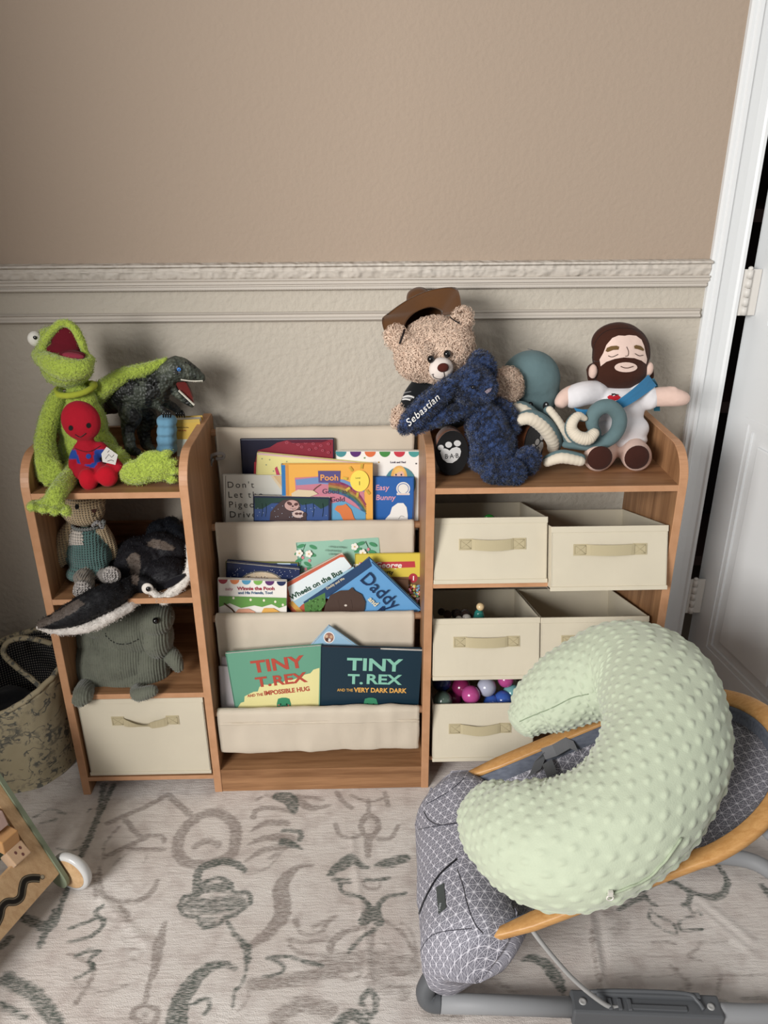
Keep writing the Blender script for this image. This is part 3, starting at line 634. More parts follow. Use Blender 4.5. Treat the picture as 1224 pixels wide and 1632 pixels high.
# dark cloth stuffed in the left floor bin
f=MB(); n1,n2=40,14; vs=[];fs=[]
for j in range(n2+1):
    for i in range(n1+1):
        x=.03+.235*i/n1; y_=-.255+.22*j/n2; z=.226+.014*mnoise.noise(V((x*22,y_*22,1)))+.004*mnoise.noise(V((x*70,y_*70,1)))
        vs.append((x,y_,min(z,.2445)))
for j in range(n2):
    for i in range(n1):
        q=j*(n1+1)+i; fs.append((q,q+1,q+n1+2,q+n1+1))
for k,fc in enumerate(fs): pass
f.add(vs,fs,'#1b1b20',True); 
for x0 in(.225,.234,.246,.252): tube(f,[(x0,-.245,.239),(x0+.010,-.225,.243)],.0012,6,'#8f9290')
tag(f.build('black_cloth',M_CLOTH),'folded black fabric with thin pale lines inside the large left floor bin','cloth')
# ------------------------------------------------------------------ soft toy builder
from mathutils.bvhtree import BVHTree
def dep(p): return float(np.dot(np.asarray(p)-CAM,_f))/FPX
class Blob:
    def __init__(s,Y,col): s.Y=Y; s.col=col; s.p=[]
    def e(s,u,v,rx,rz,ry=None,Y=None,rot=0,col=None,sq=None):
        c=PY(u,v,s.Y if Y is None else Y); k=dep(c); ry=rx if ry is None else ry
        a=math.radians(rot); R=np.array([[math.cos(a),0,math.sin(a)],[0,1,0],[-math.sin(a),0,math.cos(a)]])
        s.p.append(('e',c,np.array([rx*k,ry*k,rz*k*1.04]),R,lin(col or s.col))); return s
    def E(s,c,r,R=None,col=None): s.p.append(('e',np.array(c,float),np.array(r,float),np.eye(3) if R is None else np.array(R),lin(col or s.col))); return s
    def t(s,pts,rad,col=None,k=5):
        P=[PY(q[0],q[1],q[2] if len(q)>2 else s.Y) for q in pts]; sc=[dep(q) for q in P]
        return s.T(P,[r*c for r,c in zip(rad,sc)] if not np.isscalar(rad) else [rad*c for c in sc],col,k)
    def T(s,P,rad,col=None,k=5):
        if np.isscalar(rad): rad=[rad]*len(P)
        A=cat([list(p)+[r] for p,r in zip(P,rad)],k) if k>1 else np.array([list(p)+[r] for p,r in zip(P,rad)])
        s.p.append(('t',A[:,:3],A[:,3],None,lin(col or s.col))); return s
    def field(s,X):
        D=np.full((len(s.p),len(X)),9.)
        for i,(ty,a,b,R,c) in enumerate(s.p):
            if ty=='e':
                q=(X-a)@R; k=np.linalg.norm(q/b,axis=1); D[i]=(k-1)*b.min()
            else:
                best=np.full(len(X),9.)
                for j in range(len(a)-1):
                    ab=a[j+1]-a[j]; tt=np.clip(((X-a[j])@ab)/(ab@ab+1e-12),0,1)
                    d=np.linalg.norm(X-a[j]-tt[:,None]*ab,axis=1)-(b[j]+(b[j+1]-b[j])*tt); best=np.minimum(best,d)
                D[i]=best
        return D
    def build(s,name,mat_,parent=None,vox=.004,smooth=4,colfn=None,disp=None,fur=None):
        f=MB()
        for ty,a,b,R,c in s.p:
            if ty=='e':
                m0=MB(); ell(m0,(0,0,0),tuple(b),seg=28,ring=16)
                f.add([tuple(R@np.array(p)+a) for p in m0.v],m0.f)
            else: tube(f,[V(q) for q in a],list(np.maximum(b,.0008)),16,round_ends=True)
        me=bpy.data.meshes.new('tmp'); me.from_pydata(f.v,[],f.f); ob=bpy.data.objects.new('tmp',me); COL.objects.link(ob)
        r=ob.modifiers.new('r','REMESH'); r.mode='VOXEL'; r.voxel_size=vox
        if smooth: m=ob.modifiers.new('s','SMOOTH'); m.factor=.5; m.iterations=smooth
        bpy.context.view_layer.update(); ev=bpy.data.meshes.new_from_object(ob.evaluated_get(bpy.context.evaluated_depsgraph_get()))
        bpy.data.objects.remove(ob); bpy.data.meshes.remove(me)
        n=len(ev.vertices); X=np.empty(n*3); ev.vertices.foreach_get('co',X); X=X.reshape(-1,3)
        Nn=np.empty(n*3); ev.vertices.foreach_get('normal',Nn); Nn=Nn.reshape(-1,3)
        F=[tuple(p.vertices) for p in ev.polygons]; bpy.data.meshes.remove(ev)
        D=s.field(X); C=np.array([q[4] for q in s.p])[D.argmin(0)]
        if colfn is not None: C=colfn(X,Nn,C,D)
        if disp is not None: X=X+Nn*disp(X,Nn,D)[:,None]
        s.X,s.N,s.F=X,Nn,F
        return meshnp(name,X,F,C,mat_,parent,fur,Nn)
def meshnp(name,X,F,C,mat_,parent,fur=None,Nn=None):
    nb=len(X); F=list(F)
    if fur:
        FX,FF,FC=furgeo(X,F,Nn,C,nb,**fur); X=np.vstack([X,FX]); F=F+FF; C=np.vstack([C,FC])
    me=bpy.data.meshes.new(name); me.from_pydata(X.tolist(),[],F)
    a=me.color_attributes.new('Col','FLOAT_COLOR','POINT'); a.data.foreach_set('color',np.asarray(C,np.float32).ravel())
    me.polygons.foreach_set('use_smooth',[True]*len(me.polygons)); me.materials.append(mat_); me.update()
    return link(name,me,parent)
def furgeo(X,F,N,C,base,n=3000,length=.006,width=.0012,curl=0.,lean=.3,k=3,jit=.18,mask=None,droop=0):
    idx=np.array([f[0] for f in F]); cen=np.array([X[list(f)].mean(0) for f in F]); 
    pick=rng.integers(0,len(F),n)
    if mask is not None: ok=mask(cen); pool=np.nonzero(ok)[0]; pick=pool[rng.integers(0,len(pool),n)]
    b=cen[pick]+rng.normal(0,.0012,(n,3)); nn=N[idx[pick]]; c=C[idx[pick]]
    r=rng.normal(0,1,(n,3)); tt=np.cross(nn,r); tt/=np.linalg.norm(tt,axis=1)[:,None]+1e-9; bb=np.cross(nn,tt)
    L=length*rng.uniform(.6,1.3,n)[:,None]; pts=[]
    for i in range(k+1):
        s_=i/k
        if curl: a=s_*curl; pts.append(b+nn*L*.55*math.sin(min(a,pi)*.9+.0)+tt*L*.5*(math.sin(a*1.4))+bb*L*.5*(1-math.cos(a*1.4))*.8)
        else: pts.append(b+nn*L*s_*(1-.2*s_)+tt*L*lean*s_*s_+np.array([0,0,-droop])*L*s_*s_)
    P=np.stack(pts,1); wd=np.array([width*(1-.75*i/k) for i in range(k+1)])[None,:,None]
    side=bb[:,None,:]*wd*.5; A=(P-side).reshape(-1,3); B=(P+side).reshape(-1,3)
    m=k+1; X2=np.vstack([A,B]); off=base; nB=n*m
    FF=[]; 
    for q in range(n):
        for i in range(k): a0=off+q*m+i; FF.append((a0,a0+1,a0+1+nB,a0+nB))
    fc=c*rng.uniform(1-jit,1+jit,(n,1)); fc[:,3]=1; fc=np.repeat(fc,m,axis=0); FC=np.vstack([fc,fc])
    return X2,FF,FC
from mathutils.geometry import delaunay_2d_cdt
class Decal:
    """thin patches laid on the real surface of a toy"""
    def __init__(s,blobs,parent,name='stitched_detail'):
        vs=[];fs=[]
        for b in blobs: o=len(vs); vs+=[tuple(x) for x in b.X]; fs+=[[i+o for i in f] for f in b.F]
        s.t=BVHTree.FromPolygons([V(v) for v in vs],fs); s.mb=MB(); s.k=0; s.parent=parent; s.name=name; s.o=V(CAM)
    def hit(s,u,v):
        d=V(ray(u,v)).normalized(); h=s.t.ray_cast(s.o,d)
        return (h[0],h[1]) if h[0] is not None else None
    def poly(s,pts,col,step=2.5,off=.0006,thick=.0):
        P=np.array(pts,float); s.k+=1; off=off+s.k*.00012
        # densify the border
        B=[]
        for i in range(len(P)):
            a=P[i];b=P[(i+1)%len(P)]; m=max(1,int(np.linalg.norm(b-a)/step)); B+=[tuple(a+(b-a)*j/m) for j in range(m)]
        x0,y0=P.min(0);x1,y1=P.max(0); G=[(x,y) for x in np.arange(x0+step/2,x1,step) for y in np.arange(y0+step/2,y1,step)]
        def inside(p):
            c=False;j=len(P)-1
            for i in range(len(P)):
                if (P[i][1]>p[1])!=(P[j][1]>p[1]) and p[0]<(P[j][0]-P[i][0])*(p[1]-P[i][1])/(P[j][1]-P[i][1])+P[i][0]: c=not c
                j=i
            return c
        G=[g for g in G if inside(g)]; n=len(B)
        r=delaunay_2d_cdt([V(q) for q in B+G],[(i,(i+1)%n) for i in range(n)],[],1,1e-4)
        vs=[];ok=[]
        for q in r[0]:
            h=s.hit(q.x,q.y)
            if h is None: vs.append((0,0,0)); ok.append(False)
            else: 
                nn=h[1] if h[1].dot(s.o-h[0])>0 else -h[1]
                vs.append(h[0]+nn*off); ok.append(True)
        fs=[list(f) for f in r[2] if all(ok[i] for i in f)]
        fs=[f for f in fs if max((V(vs[f[i]])-V(vs[f[i-1]])).length for i in range(len(f)))<.03]
        s.mb.add(vs,fs,col,True)
    def oval(s,u,v,rx,ry,col,rot=0,n=20,**k):
        a=math.radians(rot); s.poly([(u+rx*math.cos(t_)*math.cos(a)-ry*math.sin(t_)*math.sin(a),v+rx*math.cos(t_)*math.sin(a)+ry*math.sin(t_)*math.cos(a)) for t_ in [2*pi*i/n for i in range(n)]],col,**k)
    def line(s,pts,wd,col,k=5,off=.0010,bead=False):
        P=cat(pts,k) if len(pts)>2 else np.array([np.array(pts[0])+(np.array(pts[1])-np.array(pts[0]))*i/6 for i in range(7)]); seg=[]
        for q in P:
            h=s.hit(*q)
            if h: seg.append(h[0]+(h[1] if h[1].dot(s.o-h[0])>0 else -h[1])*off)
        if len(seg)>1: tube(s.mb,seg,wd*dep(seg[0])/2,6,col)
    def text(s,t_,u,v,size,col,ang=0,off=.0012,**k):
        vs,fs=textmesh(t_,size*1.38,col,ext=0,**k); a=math.radians(ang); out=[];ok=[]
        for p in vs:
            h=s.hit(u+p[0]*math.cos(a)-p[1]*math.sin(a)*1,v-(p[0]*math.sin(a)+p[1]*math.cos(a)))
            ok.append(h is not None); out.append(h[0]+h[1]*off if h else (0,0,0))
        s.mb.add(out,[f for f in fs if all(ok[i] for i in f)],col,False)
    def done(s,m=None): return s.mb.build(s.name,m or M_FELT,s.parent)
def eye(parent,u,v,r,Y,col='#0c0b0c',name='eye',white=None,tree=None,push=.3):
    h=tree.hit(u,v); c=h[0] if h else V(PY(u,v,Y)); k=dep(c); n=h[1] if h else V((0,-1,0))
    f=MB(); ell(f,c+n*r*k*push,(r*k,r*k,r*k),col,seg=18,ring=12); return f.build(name,M_BLACKP,parent)
# ================================================================== TOP LEFT: frog
G1='#a3b64a'
frog=thing('frog_plush','lime green terry frog plush with open dark red mouth, slumped on the top left shelf','soft toy',tuple(PZ(130,740,.70)))
FU=dict(n=22000,length=.0016,width=.0012,k=2,lean=.7,jit=.10)
def FU_(n): d_=dict(FU); d_['n']=n; return d_
b=Blob(-.15,G1)
b.e(128,640,28,26,22).e(131,676,40,48,32).e(142,722,48,46,38,Y=-.155)
b.e(107,588,40,28,34).e(100,560,36,34,28).e(82,552,24,30,24)          # back of the head
b.t([(66,562,-.17),(74,540,-.182),(96,516,-.188),(116,521,-.188),(129,543,-.188),(136,563,-.185)],[8,8,7,7,7,6])   # upper lip
b.t([(62,566,-.17),(80,578,-.20),(105,588,-.21),(130,586,-.205),(142,574,-.19)],[12,17,20,17,10])                # lower jaw
b.build('body',M_TERRY,frog,.0034,3,fur=FU_(14000))
ar=Blob(-.2,G1); ar.t([(92,634,-.165),(80,662,-.18),(72,700,-.20),(74,738,-.23)],[14,15,16,20])
for q in ((64,748,-.24,66,762),(73,752,-.245,75,769),(82,750,-.245,85,766),(90,742,-.24,95,756)): ar.t([(q[0],q[1],q[2]),(q[3],q[4],q[2]-.005)],[9,7])
ar.build('arm',M_TERRY,frog,.0034,2,fur=FU_(6000))
ar=Blob(-.12,G1); ar.t([(150,632),(172,614,-.13),(198,598,-.12),(228,590,-.11),(256,578,-.10),(264,574,-.10)],[17,14,13,11,7,5]); ar.build('arm',M_TERRY,frog,.0034,2,fur=FU_(4000))
ar=Blob(-.29,G1); ar.t([(122,742,-.20),(106,766,-.25),(92,784,-.293),(84,799,-.302)],[16,16,15,15])           # leg over the edge
ar.t([(52,806,-.312),(78,804,-.312),(106,811,-.312)],[8,10,7])
for i,(x,y_) in enumerate(((51,808),(69,812),(87,815),(106,816))): ar.e(x,y_,8.5,7,8.5,Y=-.327)
ar.build('leg',M_TERRY,frog,.0032,2,fur=FU_(6000))
ar=Blob(-.24,G1); ar.t([(164,722,-.19),(184,728,-.205),(198,742,-.225)],[19,17,15])
ar.e(222,752,34,21,13,Y=-.245,rot=-12).e(246,743,30,26,11,Y=-.245,rot=-8)
for x,y_ in((266,722),(274,737),(279,751),(275,765)): ar.e(x,y_,10,5.5,8,Y=-.245,rot=-5)
ar.build('leg',M_TERRY,frog,.0032,2,fur=FU_(7000))
m=Blob(-.176,'#5e1420'); m.e(105,541,24,26,9,Y=-.180).e(101,558,28,12,12,Y=-.184).e(114,567,24,8,9,Y=-.200); m.build('mouth',M_FLEECE,frog,.003,3)
tg=Blob(-.2,'#84303f'); tg.e(117,567,18,5,6,Y=-.208,rot=8); tg.build('tongue',M_FLEECE,frog,.002,2)
f=MB(); c=V(PY(56,540,-.165)); k=dep(c); ell(f,c,(11.5*k,11*k,12*k),'#d9d6cd'); o=f.build('eye',M_FELT,frog)
f=MB(); ell(f,c+V((4*k,-9.5*k,3.5*k)),(3.2*k,1.6*k,3.2*k),'#141414'); f.build('pupil',M_BLACKP,o)
f=MB(); c1=PY(120,618,-.155); k=dep(c1); P_=[V((c1[0]+30*k*math.cos(a),c1[1]+24*k*math.sin(a),c1[2]+3*k*math.cos(a)-6*k*abs(math.sin(a))*(math.sin(a)<0))) for a in np.linspace(0,2*pi,40,endpoint=False)]
tube(f,P_,[.0062 if i%2 else .0055 for i in range(40)]+[.0062],10,'#a9b23e',closed=True); f.build('neck_band',M_FLEECE,frog)
# red and blue doll
doll=thing('rag_doll','small rag doll with round red head, blue-trimmed suit and white tag on the frog\'s lap','soft toy',tuple(PZ(155,770,.70)))
b=Blob(-.232,'#9c1626')
b.e(129,671,31,32,20,rot=-8)
b.e(140,722,20,26,14).e(146,742,19,14,13,col='#23408a')
b.t([(128,712),(119,728),(118,745),(126,757,-.245)],[9,8.5,8,8])
b.t([(160,712),(172,724),(184,738,-.24),(190,744,-.245)],[9,8.5,8,7.5])
b.t([(134,745),(140,760,-.252)],[12,13]).t([(158,745),(170,757,-.250)],[12,13])
b.e(141,764,15,18,13,Y=-.256,col='#b31526').e(171,759,17,17,13,Y=-.254,col='#b31526')
def dcol(X,N,C,D):
    C=C.copy(); c0=PY(140,722,-.232); k=dep(c0); dx=(X[:,0]-c0[0])/k; dz=(X[:,2]-c0[2])/k
    body=(D.argmin(0)==1)
    C[body&(np.abs(dx)>13+.18*dz)]=lin('#23408a')
    arm=(D.argmin(0)==3)|(D.argmin(0)==4); C[arm&(dz>-8)&(dz<8)]=lin('#23408a'); return C
b.build('body',M_FLEECE,doll,.003,3,dcol)
d=Decal([b],doll)
d.oval(113,682,3.6,4.2,'#151212'); d.oval(141,678,3.6,4.2,'#151212'); d.line([(120,692),(128,696),(137,690)],1.3,'#151212')
d.line([(118,714),(140,720),(160,711)],1.2,'#4a0f18'); d.oval(141,727,4,4,'#23408a')
d.done()
f=MB(); c=PY(174,727,-.262); k=dep(c); Mt=basis(c,(1,0,0),(0,.25,.97),(0,-.97,.25))
prism(f,[(-11*k,-9*k),(9*k,-14*k),(14*k,2*k),(-3*k,15*k),(-12*k,4*k)],0,.0006,'z','#c9c6c0',Mt)
for pts in (((-6,-4),(0,3),(4,-2),(8,2)),((-3,-8),(3,-6),(7,-8)),((-2,6),(1,9))): tube(f,[(x*k,y_*k,.0008) for x,y_ in pts],.0005,4,'#4a4a4c',M=Mt)
f.build('care_tag',M_CLOTH,doll)
# dinosaur
M_DINO=mat('moulded_rubber_scales',None,.5,.45,(170,.9,.003,'voronoi',2),(60,.35))
din=thing('dinosaur_figure','dark grey-green toy dinosaur with gaping toothed jaws beside the frog','toy',tuple(PZ(215,735,.70)))
a=Z(160,560,6.8)
b=Blob(-.10,'#3b4038')
def at_(x,y_,Y=None): u,v=a(x,y_); return (u,v) if Y is None else (u,v,Y)
b.t([at_(40,620,-.05),at_(150,540,-.07),at_(280,430),at_(420,430),at_(560,400),at_(680,310),at_(770,220)],[10,20,26,30,27,21,18])
b.e(*at_(300,520),22,26,17).e(*at_(620,450),20,20,15)
b.t([at_(740,230),at_(830,195),at_(920,215),at_(1010,245),at_(1085,282)],[19,21,18,13,8])   # upper head
b.t([at_(740,300),at_(790,400,-.10),at_(880,490,-.10),at_(985,575,-.10)],[14,9,7,5])
b.t([at_(300,560),at_(330,700,-.125),at_(310,800,-.13),at_(300,900,-.14),at_(330,1060,-.15)],[17,18,13,10,9])
b.t([at_(420,620,-.08),at_(520,720,-.07),at_(470,850,-.07),at_(500,1010,-.08)],[16,15,11,9])
b.t([at_(340,1070,-.15),at_(420,1110,-.17)],[9,6]).t([at_(500,1020,-.08),at_(570,1060,-.10)],[8,5])
b.t([at_(560,560),at_(640,600,-.125),at_(690,650,-.13)],[8,6,5]).t([at_(720,560,-.08),at_(820,620,-.075),at_(850,650,-.075)],[8,6,5])
def dc(X,N,C,D):
    q=np.array([mnoise.noise(V((x[0]*45,x[1]*45,x[2]*22))) for x in X]); C=C.copy(); C[q>.12]=lin('#191b1a'); C[(q<-.3)]=lin('#55594e'); return C
b.build('body',M_DINO,din,.0024,2,dc,lambda X,N,D:.0016*np.array([mnoise.noise(V(x*130)) for x in X]))
f=MB()
def spike(x,y_,h,ang,Y=-.10,w=3.,col='#17191a'):
    c=V(PY(*a(x,y_),Y)); k=dep(c); an=math.radians(ang); tip=c+V((math.cos(an),0,math.sin(an)))*h*k
    tube(f,[c-(tip-c)*.3,c+(tip-c)*.5,tip],[w*k,w*.65*k,.15*k],7,col)
for i in range(34):
    s_=i/33; x=90+s_*640; y_=np.interp(x,[90,300,380,470,600,730],[500,300,240,290,270,160]); hh=7+6*math.exp(-((x-370)/60)**2)
    spike(x+rng.uniform(-6,6),y_+18,hh,100+rng.uniform(-25,25),-.10+rng.uniform(-.012,.008))
for i in range(12): x=750+i*24; spike(x,np.interp(x,[750,850,950,1050],[130,110,140,200])+8,6.5-i*.25,100-i*4,-.10+rng.uniform(-.01,.004))
for i in range(26): spike(rng.uniform(150,620),rng.uniform(300,420),4,rng.uniform(60,140),-.13,2)
f.build('back_spikes',M_DINO,din)
f=MB()
def tooth(x,y_,dx,dy,Y): 
    c=V(PY(*a(x,y_),Y)); e=V(PY(*a(x+dx,y_+dy),Y)); tube(f,[c,e],[1.5*dep(c),.35*dep(c)],6,'#dcd8ca')
for i in range(17): s_=i/16; tooth(878+s_*225,300+12*s_+math.sin(s_*pi)*8,2,18,-.124+.012*s_)
f.build('upper_teeth',M_PLASTIC,din); f=MB()
for i in range(16): s_=i/15; tooth(850+s_*160,435+s_*150,10,-17,-.114)
f.build('lower_teeth',M_PLASTIC,din); f=MB()
for i in range(8): s_=i/7; tooth(940+s_*160,325,2,12,-.088)
f.build('far_teeth',M_PLASTIC,din)
f=MB(); P_=[(815,305),(890,300),(935,345),(975,430),(1000,500),(1010,560),(985,560),(930,510),(860,430),(825,360)]
prism(f,[(PY(*a(x,y_),-.106)[0],PY(*a(x,y_),-.106)[2]) for x,y_ in P_],-.108,-.098,'y','#5f1f1c'); f.build('mouth',M_PLASTIC,din)
f=MB(); c=V(PY(*a(852,196),-.126)); ell(f,c,(.0038,.002,.0038),'#3f7cc8'); ell(f,c+V((0,-.0014,0)),(.0012,.001,.0022),'#0a0a0a'); f.build('eye',M_PLASTIC,din)
f=MB()
for hx_,hy_,Y in((690,640,-.130),(835,640,-.075)):
    f=MB()
    for j in range(4):
        q=[V(PY(*a(hx_-20+j*22,hy_),Y)),V(PY(*a(hx_-8+j*26,hy_+42),Y-.004)),V(PY(*a(hx_-6+j*24+(8 if Y>-.1 else 0),hy_+80),Y))]; tube(f,cat(q,4),[.0022]*5+[.0016]*3+[.0006],7,'#131415')
    f.build('claw',M_PLASTIC,din)

# pouch and yellow book
f=MB(); b=Blob(-.10,'#6f9db8'); c=None
[b.e(264+dx,672+14*q_,12,11,18,Y=-.105) for q_ in range(4) for dx in (-2,6)]; b.e(268,690,13,30,16,Y=-.10); o=thing('cloth_pouch','light blue gathered cloth pouch squeezed between dinosaur and yellow book','pouch',tuple(PZ(265,728,.70)))
b.build('body',M_CLOTH,o,.003,3,disp=lambda X,N,D:.0016*np.sin(X[:,2]*420+3*np.sin(X[:,0]*150))*np.clip((.095+.7-X[:,2])*20,0,1)*0+.0014*np.array([mnoise.noise(V((x[0]*25,x[1]*25,x[2]*160))) for x in X]))
p,w_,h,_=book('yellow paperback leaning on the divider beside the blue pouch, top left shelf',(274,670),(318,668),-.085,.062,.03,'#d0a92a',lean=2)
p.poly([(274,671),(318,669),(318,673),(274,675)],'#c9a83a'); p.text("Children's Stories",278,682,2.2,'#6a4a2a',bold=.01); p.text('The Gift of Me',278,687,2.2,'#b0452a',bold=.01); p.poly([(281,700),(300,700),(300,740),(283,740)],'#c8cfc0'); p.done()
# ================================================================== crochet bear
def knit(name,sc=62,amt=1.): 
    m=mat(name,None,.9,.1,None,(90,.12),.2); nt=m.node_tree; N=nt.nodes; L=nt.links; b_=N['Principled BSDF']
    tc=N.new('ShaderNodeTexCoord'); o=[]
    for ax,s_,of in(('X',sc,0),('Z',sc*1.1,0)):
        t_=N.new('ShaderNodeTexWave'); t_.bands_direction=ax; t_.inputs['Scale'].default_value=s_; t_.inputs['Distortion'].default_value=1.2; t_.inputs['Detail Scale'].default_value=.6; L.new(tc.outputs['Object'],t_.inputs[0]); o.append(t_)
    mu=N.new('ShaderNodeMath'); mu.operation='MULTIPLY'; L.new(o[0].outputs[1],mu.inputs[0]); L.new(o[1].outputs[1],mu.inputs[1])
    bp=N.new('ShaderNodeBump'); bp.inputs['Strength'].default_value=1; bp.inputs['Distance'].default_value=.004*amt; L.new(mu.outputs[0],bp.inputs['Height']); L.new(bp.outputs[0],b_.inputs['Normal']); return m
M_KNIT=knit('crochet_yarn')
cr=thing('crochet_bear','crocheted beige bear in teal overalls sitting in the upper left cubby','soft toy',tuple(PZ(140,915,.4805)))
b=Blob(-.19,'#b39d7c'); a=Z(40,780,6.8)
b.e(132,812,35,26,26).e(134,800,34,18,26)
b.t([(110,838),(98,862,-.20),(94,888,-.205),(95,898,-.205)],[9,11,11.5,9]).t([(162,840),(174,862,-.17),(180,885,-.17)],[9,10,9])
b.e(137,862,26,24,20,col='#55736f').e(141,886,35,33,26,col='#55736f').e(128,914,23,13,18,Y=-.215,col='#55736f').e(160,914,16,12,16,Y=-.21,col='#55736f')
b.t([(134,922,-.235),(136,934,-.262)],[16,15],'#8a8074').t([(166,918,-.22),(176,916,-.25)],[12,13],'#8f8780')
b.e(132,941,16,17,8,Y=-.275,col='#a29b95').e(178,916,15.5,15,8,Y=-.262,col='#a29b95')
b.build('body',M_KNIT,cr,.0033,3)
d=Decal([b],cr)
d.oval(*a(563,187),3.4,4,'#121010'); d.done(); d=Decal([b],cr,'nose'); d.poly([a(718,215),a(775,210),a(768,245),a(745,258),a(722,240)],'#4a2a22'); d.line([a(745,255),a(743,280),a(736,298)],1,'#2b1a16'); d.done(); d=Decal([b],cr,'striped_patch')
for i in range(4):
    d.poly([a(505-i*8,415+i*50-10),a(560+i*18,400+i*52),a(620+min(i,2)*8,455+i*45),a(625+min(i,2)*6,478+i*40),a(478-i*4,455+i*50)],'#c9bfb4',off=.0008)
d.done(M_KNIT)
for fc_,r_ in((a(618,1115),16),(a(938,930),15)):
    d=Decal([b],cr,'sole_spiral')
    pts=[(fc_[0]+r_*.85*s_*math.cos(s_*16),fc_[1]+r_*.85*s_*math.sin(s_*16)) for s_ in np.linspace(.05,1,60)]
    d.line(pts,2.6,'#b5aeaa',k=1,off=.0008); d.done(M_KNIT)
f=MB(); c1=PY(140,835,-.19); k=dep(c1)
tube(f,[(c1[0]+23*k*math.cos(q),c1[1]+22*k*math.sin(q),c1[2]) for q in np.linspace(0,2*pi,24,endpoint=False)],.0035,8,'#6f716e',closed=True)
tube(f,cat([PY(148,838,-.212),PY(156,832,-.216),PY(164,842,-.214)],5),[.004]*11,8,'#8e8a88'); tube(f,cat([PY(160,834,-.214),PY(166,830,-.212),PY(164,840,-.214)],5),[.0032]*11,8,'#6f716e')
f.build('scarf',M_KNIT,cr)
# ================================================================== manta plush
M_SATIN=mat('satin_plush',None,.6,.25,(60,.4,.004,'noise',3),(30,.12),0)
ma=thing('manta_ray_plush','black manta ray plush with white mouth, one wing drooping out of the upper left cubby','soft toy',tuple(PZ(235,930,.4805)))
a=Z(130,780,6.12); b=Blob(-.17,'#1c1b1f'); 
b.e(*a(640,720),58,42,40,Y=-.15,rot=8).e(*a(780,640),50,36,34,Y=-.14).e(*a(560,760),38,38,40,Y=-.17).e(*a(840,820),36,24,34,Y=-.20)
b.t([a(760,560)+(-.12,),a(800,430)+(-.09,),a(860,370)+(-.08,)],[24,26,18],'#14171d')
b.t([a(760,560)+(-.12,),a(900,450)+(-.10,),a(950,480)+(-.12,)],[18,22,16],'#14171d')
wing=[(214,935,-.245),(190,948,-.275),(165,958,-.300),(130,975,-.318),(95,992,-.325),(66,1000,-.328)]
wr=[17,22,27,26,19,9]
b.t([(258,940,-.235),(235,934,-.240)]+[(u_,v_-4,y_) for u_,v_,y_ in wing],[12,15]+[x*.82 for x in wr],'#141417')
b.t([(224,958,-.262),(205,968,-.285),(180,982,-.305),(148,997,-.322),(112,1004,-.330),(80,1004,-.332),(60,1000,-.332)],[3,7,9,9,8,6,3],'#cbc4bd')
b.t([(290,930,-.252),(276,944,-.262),(262,956,-.268),(250,950,-.268),(240,941,-.266)],[9,10,9,7,6],'#d3ccc4')
b.t([(301,870,-.245),(303,890,-.25),(302,912,-.254),(290,930,-.256),(272,946,-.262)],[5,6,8,9,9],'#d3ccc4')
def mc(X,N,C,D):
    C=C.copy(); uv=X-CAM; z_=uv@_f; U=612+FPX*(uv@R0)/z_; W_=816-FPX*(uv@R1)/z_
    # lower side of the drooping wing is white
    low=np.interp(U,[50,66,95,120,148,182,212,232],[999,1003,1003,1001,994,974,957,955])
    m_=(W_>low)&(U<228)&(X[:,1]<-.2); C[m_]=lin('#cbc4bd')
    def pin(P):
        r_=np.zeros(len(X),bool); j=len(P)-1
        for i in range(len(P)):
            c_=((P[i][1]>W_)!=(P[j][1]>W_))&(U<(P[j][0]-P[i][0])*(W_-P[i][1])/(P[j][1]-P[i][1]+1e-9)+P[i][0]); r_^=c_; j=i
        return r_
    vis=N@(-_f)>0
    for P in ([a(440,680),a(480,630),a(530,615),a(570,650),a(575,740),a(545,940),a(500,930),a(480,800)],[a(640,520),a(690,485),a(800,500),a(920,570),a(880,600),a(780,585),a(650,555)]): C[pin(P)&vis]=lin('#655a52')
    C[pin([(55,992),(80,982),(100,968),(125,955),(135,962),(120,975),(90,990),(62,1002)])&vis]=lin('#544b45')
    return C
b.build('body',M_SATIN,ma,.0028,3,mc,lambda X,N,D:.0022*np.array([mnoise.noise(V(x*70))+.5*mnoise.noise(V(x*140)) for x in X]),fur=dict(n=16000,length=.0024,width=.0010,k=2,lean=.8,jit=.25))
f=MB(); ell(f,V(PY(*a(645,968),-.268)),(.0115,.006,.012),'#d3ccc4'); f.build('eye_patch',M_FLEECE,ma)
f=MB(); ell(f,V(PY(*a(650,973),-.2755)),(.0046,.0030,.0052),'#0c0d12'); f.build('eye',M_BLACKP,ma)
f=MB(); prism(f,[(PY(*a(x,y_),-.27)[0],PY(*a(x,y_),-.27)[2]) for x,y_ in((805,975),(830,900),(900,865),(1000,835),(1010,850),(930,920),(860,960))],-.268,-.262,'y','#16151a'); f.build('mouth',M_FLEECE,ma)
